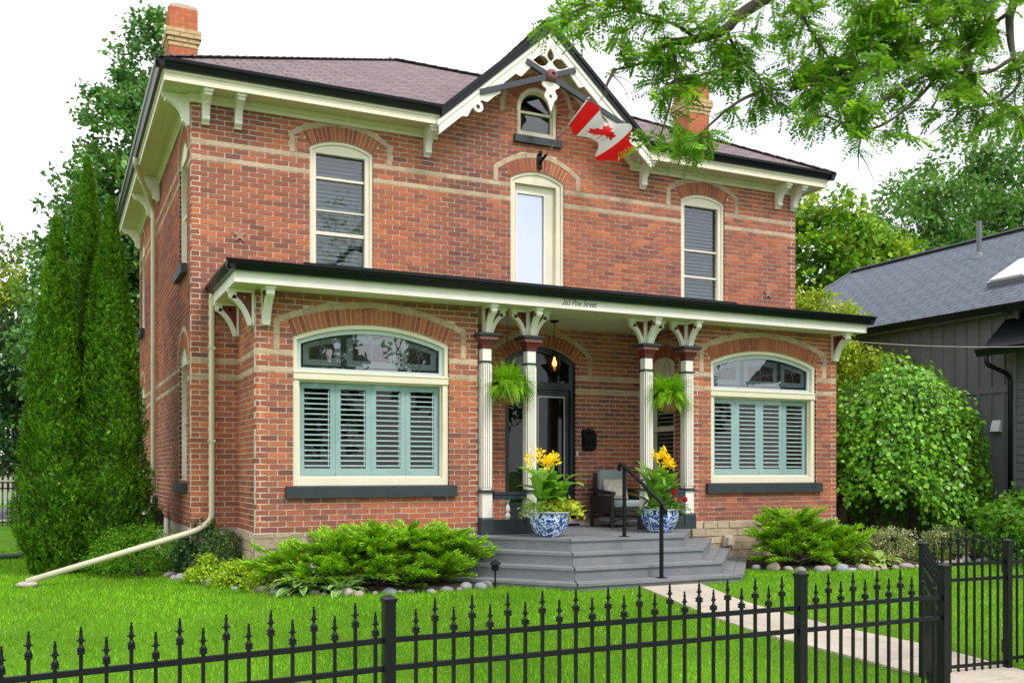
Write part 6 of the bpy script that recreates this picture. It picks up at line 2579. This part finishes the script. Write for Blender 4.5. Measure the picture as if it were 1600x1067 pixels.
# ================================================================== honey locust over the gate
LOC = {
    'limb': [(4.74, -8.64, 6.99), (3.75, -8.61, 5.68), (3.03, -8.71, 5.01), (2.73, -8.79, 4.79), (2.5, -8.79, 4.63), (2.38, -8.85, 4.49), (2.14, -8.84, 4.39), (1.93, -8.85, 4.33)],
    'b1': [(2.38, -8.85, 4.49), (2.43, -8.87, 4.38), (2.5, -8.9, 4.28), (2.51, -9.02, 4.15), (2.54, -9.03, 4.05), (2.64, -9.19, 4.01)],
    'b2': [(1.93, -8.85, 4.33), (1.76, -8.88, 4.18), (1.58, -8.91, 4.08), (1.43, -8.95, 4.02)],
    'b3': [(2.14, -8.84, 4.39), (1.97, -8.87, 4.44), (1.69, -8.85, 4.48), (1.37, -8.81, 4.49), (1.19, -8.83, 4.38)],
    'b4': [(2.54, -9.03, 4.05), (2.31, -9.04, 3.93), (2.1, -9.04, 3.75), (2.02, -8.99, 3.66), (1.88, -9.0, 3.58)],
    'b5': [(1.93, -8.85, 4.33), (1.91, -8.95, 4.1), (1.83, -9.0, 3.9), (1.80, -8.97, 3.75), (1.78, -8.94, 3.66)],
    'b6': [(2.64, -9.19, 4.01), (2.84, -9.18, 4.1), (3.0, -9.25, 4.14), (3.15, -9.21, 4.31)],
    'b7': [(2.5, -8.9, 4.28), (2.26, -8.9, 4.18), (2.01, -8.89, 4.08), (1.89, -8.84, 4.04)],
    'b8': [(3.03, -8.71, 5.01), (3.01, -8.93, 4.62), (3.06, -9.06, 4.4), (3.03, -9.16, 4.25)],
    'b9': [(1.43, -8.95, 4.02), (1.32, -9.01, 3.86), (1.34, -9.02, 3.82)],
    'limb2': [(4.9, -9.71, 6.22), (4.25, -9.74, 4.97), (3.94, -9.81, 4.52), (3.86, -9.88, 4.31), (3.79, -9.96, 4.14)],
    'c1': [(3.94, -9.81, 4.52), (3.64, -9.78, 4.31), (3.33, -9.74, 4.24), (3.11, -9.64, 4.22), (2.93, -9.55, 4.26)],
    'c2': [(3.79, -9.96, 4.14), (3.54, -9.95, 3.98), (3.29, -9.83, 4.02), (3.02, -9.82, 3.9), (2.88, -9.75, 3.78), (2.76, -9.69, 3.6), (2.74, -9.68, 3.44)],
    'c3': [(4.25, -9.74, 4.97), (3.8, -9.74, 4.69), (3.45, -9.69, 4.54), (3.11, -9.64, 4.45), (3.0, -9.58, 4.47)],
    'c4': [(3.29, -9.83, 4.02), (3.18, -9.78, 3.86), (2.95, -9.78, 3.68), (2.81, -9.71, 3.6), (2.63, -9.63, 3.66), (2.56, -9.59, 3.7)],
    'c5': [(3.79, -9.96, 4.14), (3.76, -10.05, 3.94), (3.61, -9.99, 3.8), (3.31, -9.95, 3.74), (3.27, -9.94, 3.66)],
    'c6': [(3.64, -9.78, 4.31), (3.48, -9.81, 4.14), (3.54, -9.95, 3.86), (3.72, -10.04, 3.76)],
    'c7': [(3.11, -9.64, 4.22), (2.96, -9.67, 4.02), (2.85, -9.62, 3.94)],
}
def compound_leaves(P, D, length, pal):
    """pinnate leaves: a thin rachis with leaflet pairs"""
    arrs = []
    n = len(P)
    D = unit(D)
    Nn = unit(np.array([0, 0, 1.0]) + npr.standard_normal((n, 3)) * .55)
    S = unit(np.cross(D, Nn))
    U = np.cross(S, D)
    Lr = length * npr.uniform(.7, 1.25, n)
    col = pick_cols(n, pal, .16)
    pairs = 9
    arrs.append(leaf_arrays(P, D, Nn, Lr, .004, col * .8, fold=0))
    for k in range(pairs):
        f = (k + 1) / pairs
        q = P + D * (Lr * f)[:, None] - U * (Lr * f * f * .16)[:, None]
        for sg in (-1, 1):
            dd = unit(S * sg * 1.0 + D * .55 + npr.standard_normal((n, 3)) * .16 - U * .12)
            L = .038 * npr.uniform(.8, 1.2, n) * (1 - .35 * abs(f - .55))
            arrs.append(leaf_arrays(q, dd, Nn, L, L * .44, col * npr.uniform(.85, 1.2, (n, 1)), fold=.08))
    return join_arrays(arrs)
def locust():
    base = (7.4, -9.5, gz(7.4, -9.5))
    t = thing('honey_locust', 'honey locust with feathery leaves overhanging from the upper right', 'tree', base)
    fork = Vector((6.9, -9.4, 4.2))
    mb = MB()
    mb.tube([(7.4, -9.5, -.6), (7.35, -9.5, 1.0), (7.15, -9.45, 2.6), fork], [.24, .19, .17, .15], 12)
    obj('trunk', mb, 'bark', t, smooth=True)
    P, D = [], []
    def chaikin(pts, it=2):
        pts = [Vector(p) for p in pts]
        for _ in range(it):
            o = [pts[0]]
            for a, b in zip(pts, pts[1:]):
                o += [a.lerp(b, .25), a.lerp(b, .75)]
            o.append(pts[-1])
            pts = o
        return pts
    for nm, pts in LOC.items():
        mb = MB()
        if nm == 'limb':
            pts = [fork, (6.4, -9.2, 5.9), (5.6, -8.9, 6.9)] + pts
            r0, r1 = .10, .022
        elif nm == 'limb2':
            pts = [fork, (6.2, -9.6, 5.6), (5.5, -9.7, 6.2)] + pts
            r0, r1 = .08, .016
        else:
            r0, r1 = .016, .004
        c = chaikin(pts)
        N = len(c)
        rad = [r0 + (r1 - r0) * (k / (N - 1)) ** .6 for k in range(N)]
        mb.tube(c, rad, 7)
        if nm not in ('limb', 'limb2'):
            dens = {'b5': 9, 'b9': 9, 'b4': 11, 'c2': 13, 'c4': 12, 'c5': 14, 'b3': 24, 'b6': 26, 'b7': 20, 'b8': 28, 'c1': 28, 'c3': 30, 'c6': 22}.get(nm, 18)
            L = sum((b - a).length for a, b in zip(c, c[1:]))
            for k in range(max(4, int(L * dens))):
                f = rnd.uniform(.02, 1) * (N - 1)
                i = min(int(f), N - 2)
                p = c[i].lerp(c[i + 1], f - i)
                tg = (c[i + 1] - c[i]).normalized()
                d_ = (tg * .5 + Vector((rnd.gauss(0, .7), rnd.gauss(0, .7), rnd.gauss(-.05, .5)))).normalized()
                l_ = rnd.uniform(.10, .34) if nm not in ('b4', 'b5', 'b9', 'b2') else rnd.uniform(.06, .2)
                e = p + d_ * l_ + Vector((0, 0, -.10 * l_))
                mb.tube([p, p.lerp(e, .5) + Vector((0, 0, .015)), e], [.004, .003, .0015], 4, cap=False)
                for q in range(rnd.randint(8, 13)):
                    g = rnd.uniform(.2, 1)
                    P.append(tuple(p.lerp(e, g)))
                    D.append(tuple(d_ * .5 + Vector((rnd.gauss(0, .7), rnd.gauss(0, .7), rnd.gauss(-.35, .5)))))
        else:
            for k in range(150 if nm == 'limb' else 90):      # upper crown, mostly above the picture
                f = rnd.uniform(.15, .95) * (N - 1)
                i = min(int(f), N - 2)
                p = c[i].lerp(c[i + 1], f - i) + Vector((rnd.gauss(0, .5), rnd.gauss(0, .5), abs(rnd.gauss(0, .5)) + .25))
                for q in range(7):
                    P.append((p.x + rnd.gauss(0, .13), p.y + rnd.gauss(0, .13), p.z + rnd.gauss(0, .1)))
                    D.append((rnd.gauss(0, 1), rnd.gauss(0, 1), rnd.gauss(-.3, .5)))
        obj('branch', mb, 'bark', t, smooth=True)
    pal = [(.11, .26, .018), (.15, .33, .022), (.075, .19, .018), (.22, .40, .03)]
    # the lowest sprays in front of the gable are bare
    keep = []
    for p, d_ in zip(P, D):
        e = Vector(p) + Vector(d_).normalized() * .09
        keep.append(not (e.x < 1.62 and e.z < 4.05) and not (e.x < 1.93 and e.z < 3.55) and e.z > 3.48 and not (e.x > 3.1 and e.z < 3.64))
    P = [p for p, k in zip(P, keep) if k]
    D = [p for p, k in zip(D, keep) if k]
    a = compound_leaves(np.array(P), np.array(D), .15, pal)
    leaf_obj('crown', a, 'leaf_thin', t)
    print('locust leaves', len(P))
locust()

# ================================================================== planted pots and hanging ferns
def canna(x, y, z, label, n, spread, lean, flowers, seed, hgt):
    r_ = random.Random(seed)
    t = thing('canna_plant', label, 'plant', (x, y, z))
    P, D, L, W, dr, cm, ce = [], [], [], [], [], [], []
    st = MB()
    tips = []
    for k in range(n):
        a = r_.uniform(0, 6.283)
        bx, by = x + .09 * math.cos(a), y + .09 * math.sin(a)
        h = hgt * r_.uniform(.65, 1.0)
        tx, ty = bx + spread * .5 * math.cos(a) * r_.uniform(.2, 1) + lean[0], by + spread * .5 * math.sin(a) * r_.uniform(.2, 1) + lean[1]
        pts = [Vector((bx, by, z - .03)), Vector((bx * .6 + tx * .4, by * .6 + ty * .4, z + h * .5)), Vector((tx, ty, z + h))]
        st.tube(pts, [.014, .011, .006], 6)
        tips.append(pts[2])
        for q in range(6):
            f = .15 + .14 * q
            p = pts[0].lerp(pts[2], f)
            b = a + q * 2.4 + r_.uniform(-.4, .4)
            e = r_.uniform(.55, 1.15)
            P.append(tuple(p))
            D.append((math.cos(b) * math.cos(e), math.sin(b) * math.cos(e), math.sin(e)))
            l_ = r_.uniform(.26, .42)
            L.append(l_)
            W.append(l_ * r_.uniform(.38, .50))
            dr.append(r_.uniform(.4, 1.3))
            g = r_.uniform(.8, 1.25)
            cm.append((.22 * g, .44 * g, .04 * g))
            ce.append((.14 * g, .36 * g, .04 * g))
    obj('stem', st, 'stem', t, smooth=True)
    leaf_obj('foliage', strip_leaves(P, D, L, W, dr, cm, ce, seg=7, cup=.3), 'leaf_gloss', t)
    for (fx, fy_, fz) in flowers:
        c = Vector((fx, fy_, fz))
        near = min(tips, key=lambda q: (q - c).length)
        sm = MB()
        sm.tube([near, near.lerp(c, .6) + Vector((0, 0, -.02)), c], [.006, .005, .004], 5)
        m_ = 34
        o = npr.standard_normal((m_, 3)) * np.array([.024, .024, .038])
        Pn = np.array(c) + o
        Dn = unit(o + npr.standard_normal((m_, 3)) * .03 + np.array([0, 0, .03]))
        fo_ = leaf_obj('flower', leaf_arrays(Pn, Dn, rand_dirs(m_), npr.uniform(.045, .075, m_), .035, pick_cols(m_, [(.90, .68, .015), (.86, .60, .01), (.92, .76, .04)], .06), fold=.25), 'petal', t)
        obj('flower_stem', sm, 'stem', t)
x, y, z = POT1
zt = z + .30
canna(x, y + .03, zt, 'yellow flowering canna in the left china pot', 8, .34, (.02, 0), [(x - .30, y + .02, 1.66), (x - .13, y + .05, 1.70), (x + .05, y, 1.66), (x - .06, y - .04, 1.62), (x + .12, y + .06, 1.67), (x + .02, y + .08, 1.60)], 4, .66)
x, y, z = POT2
canna(x, y + .03, zt, 'upright yellow flowering canna in the right china pot', 8, .26, (.03, 0), [(x - .08, y, 1.72), (x + .10, y, 1.75), (x + .14, y + .03, 1.66), (x + .17, y - .02, 1.58), (x + .08, y + .04, 1.69)], 9, .70)
x, y, z = POT1
mound('sweet_potato_vine', 'lime green trailing vine spilling over the left china pot', (x + .20, y - .06, z + .40), (.26, .22, .09), 260, .075, .06, [(.42, .50, .03), (.36, .46, .03), (.48, .54, .05)], 'leaf', cat='plant', stems=False, per=6)
mound('trailing_plant', 'small green trailing plant at the left of the left china pot', (x - .19, y - .04, z + .40), (.24, .2, .10), 420, .05, .025, [(.22, .33, .05), (.14, .26, .03)], 'leaf', cat='plant', stems=False, per=8)
x, y, z = POT2
ger = mound('geranium', 'red geranium in the right china pot', (x + .03, y - .04, z + .40), (.34, .24, .11), 520, .055, .045, [(.09, .22, .03), (.13, .27, .04)], 'leaf', cat='plant', stems=False, per=8)
for fx, fz, s in ((.13, .60, .045), (.17, .475, .058), (.33, .485, .035)):
    m_ = 70
    o = rand_dirs(m_) * s
    leaf_obj('flower', leaf_arrays(np.array([x + fx, y - .18, z + fz]) + o * .5, o, rand_dirs(m_), .03, .028, pick_cols(m_, [(.55, .008, .008), (.70, .012, .012)], .1)), 'petal', ger)

def fern(x, y, z, r, label):
    t = thing('hanging_fern', label, 'plant', (x, y, z - r), 'ferns in hanging baskets')
    mb = MB()
    mb.lathe([(.05, -.27), (.12, -.25), (.19, -.17), (.215, -.05), (.22, .0), (.18, .0), (.05, -.02)], (x, y, z - .06), 20)
    obj('basket', mb, 'coco', t, smooth=True)
    mb = MB()
    for k in range(3):
        a = k * 2.094 + .4
        mb.tube([(x + .21 * math.cos(a), y + .21 * math.sin(a), z - .06), (x, y, z + .55)], .004, 5)
    mb.tube([(x, y, z + .54), (x, y, 3.85)], .005, 5)
    obj('hanger', mb, 'iron', t)
    arrs = []
    for k in range(420):
        a = rnd.uniform(0, 6.283)
        e = rnd.uniform(-.35, 1.5)
        L = rnd.uniform(.20, .46)
        d_ = Vector((math.cos(a) * math.cos(e), math.sin(a) * math.cos(e), math.sin(e)))
        p = Vector((x, y, z - .06)) + Vector((math.cos(a), math.sin(a), 0)) * rnd.uniform(0, .16)
        pts = []
        dv = d_.copy()
        for q in range(13):
            pts.append(tuple(p))
            p = p + dv * L / 12
            dv = (dv + Vector((0, 0, -.125))).normalized()
        pp = np.array(pts)
        T = unit(np.gradient(pp, axis=0))
        S = unit(np.cross(T, [0, 0, 1.0]))
        U = np.cross(S, T)
        f = np.linspace(0, 1, 13)
        col = pick_cols(1, [(.15, .36, .012), (.21, .44, .016), (.28, .50, .02)], .14)
        for sg in (-1, 1):
            D = unit(S * sg + T * .35)
            Lp = (.055 * np.sin(np.pi * (f * .85 + .12))).clip(.008)
            arrs.append(leaf_arrays(pp, D, U, Lp, .020, np.repeat(col, 13, 0) * npr.uniform(.85, 1.15, (13, 1)), fold=.05))
    leaf_obj('foliage', arrs, 'leaf', t)
fern(4.20, -1.46, 2.78, .33, 'hanging fern between the left pair of porch columns')
fern(6.99, -1.46, 2.74, .33, 'hanging fern between the right pair of porch columns')

# ================================================================== grass
def grass():
    N = 330000
    x = npr.uniform(-7, 14, N)
    y = npr.uniform(-9.3, 6.5, N)
    dx, dy = x - CAM.x, y - CAM.y
    dep = dx * math.sin(YAW) + dy * math.cos(YAW)
    lat = dx * math.cos(YAW) - dy * math.sin(YAW)
    u = lat / dep
    keep = (dep > 7.2) & (np.abs(u) < .62)
    # thin out with distance
    keep &= npr.random(N) < np.clip(1.25 - (dep - 8) / 16, .25, 1)
    # house, beds, steps
    keep &= ~((x > -.02) & (y > -1.4))
    keep &= ~((x > -.25) & (y > -.3) & (x < .2))
    bedL = [(-.2, 1.5), (-.25, .2), (-.03, -.62), (.32, -1.63), (.72, -2.34), (1.38, -2.8), (2.4, -2.95), (3.42, -2.8), (3.9, -3.2), (4.2, -3.62), (6.8, -3.62), (7.6, -2.8), (8.38, -3.06), (9.5, -3.38), (10.6, -3.38), (11.6, -3.0), (12.9, -3.2), (15, -3.2)]
    bx, by = np.array([p[0] for p in bedL[1:]]), np.array([p[1] for p in bedL[1:]])
    lim = np.interp(x, bx, by)
    keep &= ~((x > -.25) & (y > lim + .03))
    wy = np.array([w[0] for w in WALK][::-1])
    wa = np.interp(y, wy, np.array([w[1] for w in WALK][::-1]))
    wb = np.interp(y, wy, np.array([w[2] for w in WALK][::-1]))
    keep &= ~((x > wa + .0) & (x < wb - .0) & (y < -3.5))
    x, y, dep = x[keep], y[keep], dep[keep]
    n = len(x)
    z = np.array([gz(0, q) for q in y]) - .004
    P = np.stack([x, y, z], 1)
    a = npr.uniform(0, 6.283, n)
    lean = npr.uniform(.1, .75, n)
    D = np.stack([np.cos(a) * lean, np.sin(a) * lean, np.ones(n)], 1)
    pat = np.array([noise.noise(Vector((p, q, 0)) * .8) + .5 * noise.noise(Vector((p, q, 3)) * 3.1) for p, q in zip(x, y)])
    col = pick_cols(n, [(.15, .36, .008), (.19, .42, .012), (.24, .47, .018), (.11, .29, .008)], .14) * (1 + .34 * pat[:, None]).clip(.55, 1.5)
    yel = np.array([noise.noise(Vector((p, q, 9)) * .55) for p, q in zip(x, y)]).clip(0, 1)[:, None]
    col = col * (1 - .55 * yel) + np.array([.26, .40, .035]) * .55 * yel
    edge_ = np.exp(-np.minimum(np.abs(x - wa[keep]), np.abs(x - wb[keep])) / .09)[:, None] * (y < -3.5)[:, None] * npr.random((n, 1))
    col = col * (1 - .6 * edge_) + np.array([.36, .33, .10]) * .6 * edge_
    col[npr.random(n) < .03] = (.28, .30, .07)
    L = npr.uniform(.030, .062, n)
    w = npr.uniform(.004, .0075, n) * np.clip(dep / 10, .9, 1.6)
    S = unit(np.cross(unit(D), rand_dirs(n)))
    v = np.empty((n, 3, 3))
    v[:, 0] = P - S * w[:, None]
    v[:, 1] = P + S * w[:, None]
    v[:, 2] = P + unit(D) * L[:, None]
    me = np_mesh('grass', v.reshape(-1, 3), np.arange(n * 3).reshape(n, 3), np.repeat(col, 3, 0))
    o = obj('grass', me, 'grass_blade')
    tag(o, 'short bright green lawn grass in front of the house', 'grass', kind='stuff')
    print('grass', n)
grass()

# ================================================================== across the street (seen only as reflections in the panes)
mb = MB()
mb.box(-80, 90, -24, -13.4, -.6, -.47)
tag(obj('street', mb, 'asphalt'), 'asphalt street in front of the house', None, kind='structure')
for i, (x, s) in enumerate(((-9, 1.0), (-1, 1.15), (7, .95), (15, 1.1), (25, 1.0))):
    broad_tree('street_tree', 'leafy street tree across the road, %s' % ('first from the left', 'second from the left', 'third from the left', 'fourth from the left', 'fifth from the left')[i], (x, -29, -.4), (x, -29, 4.0 * s), .22,
               [((x, -29, 6.5 * s), (3.4, 2.6, 3.2 * s)), ((x + 1.5, -29, 4.6 * s), (2.6, 2.2, 2.0))], 90, 26, .42, .30, G_DARK + G_MID, .9, group='street trees across the road', nlimb=6)
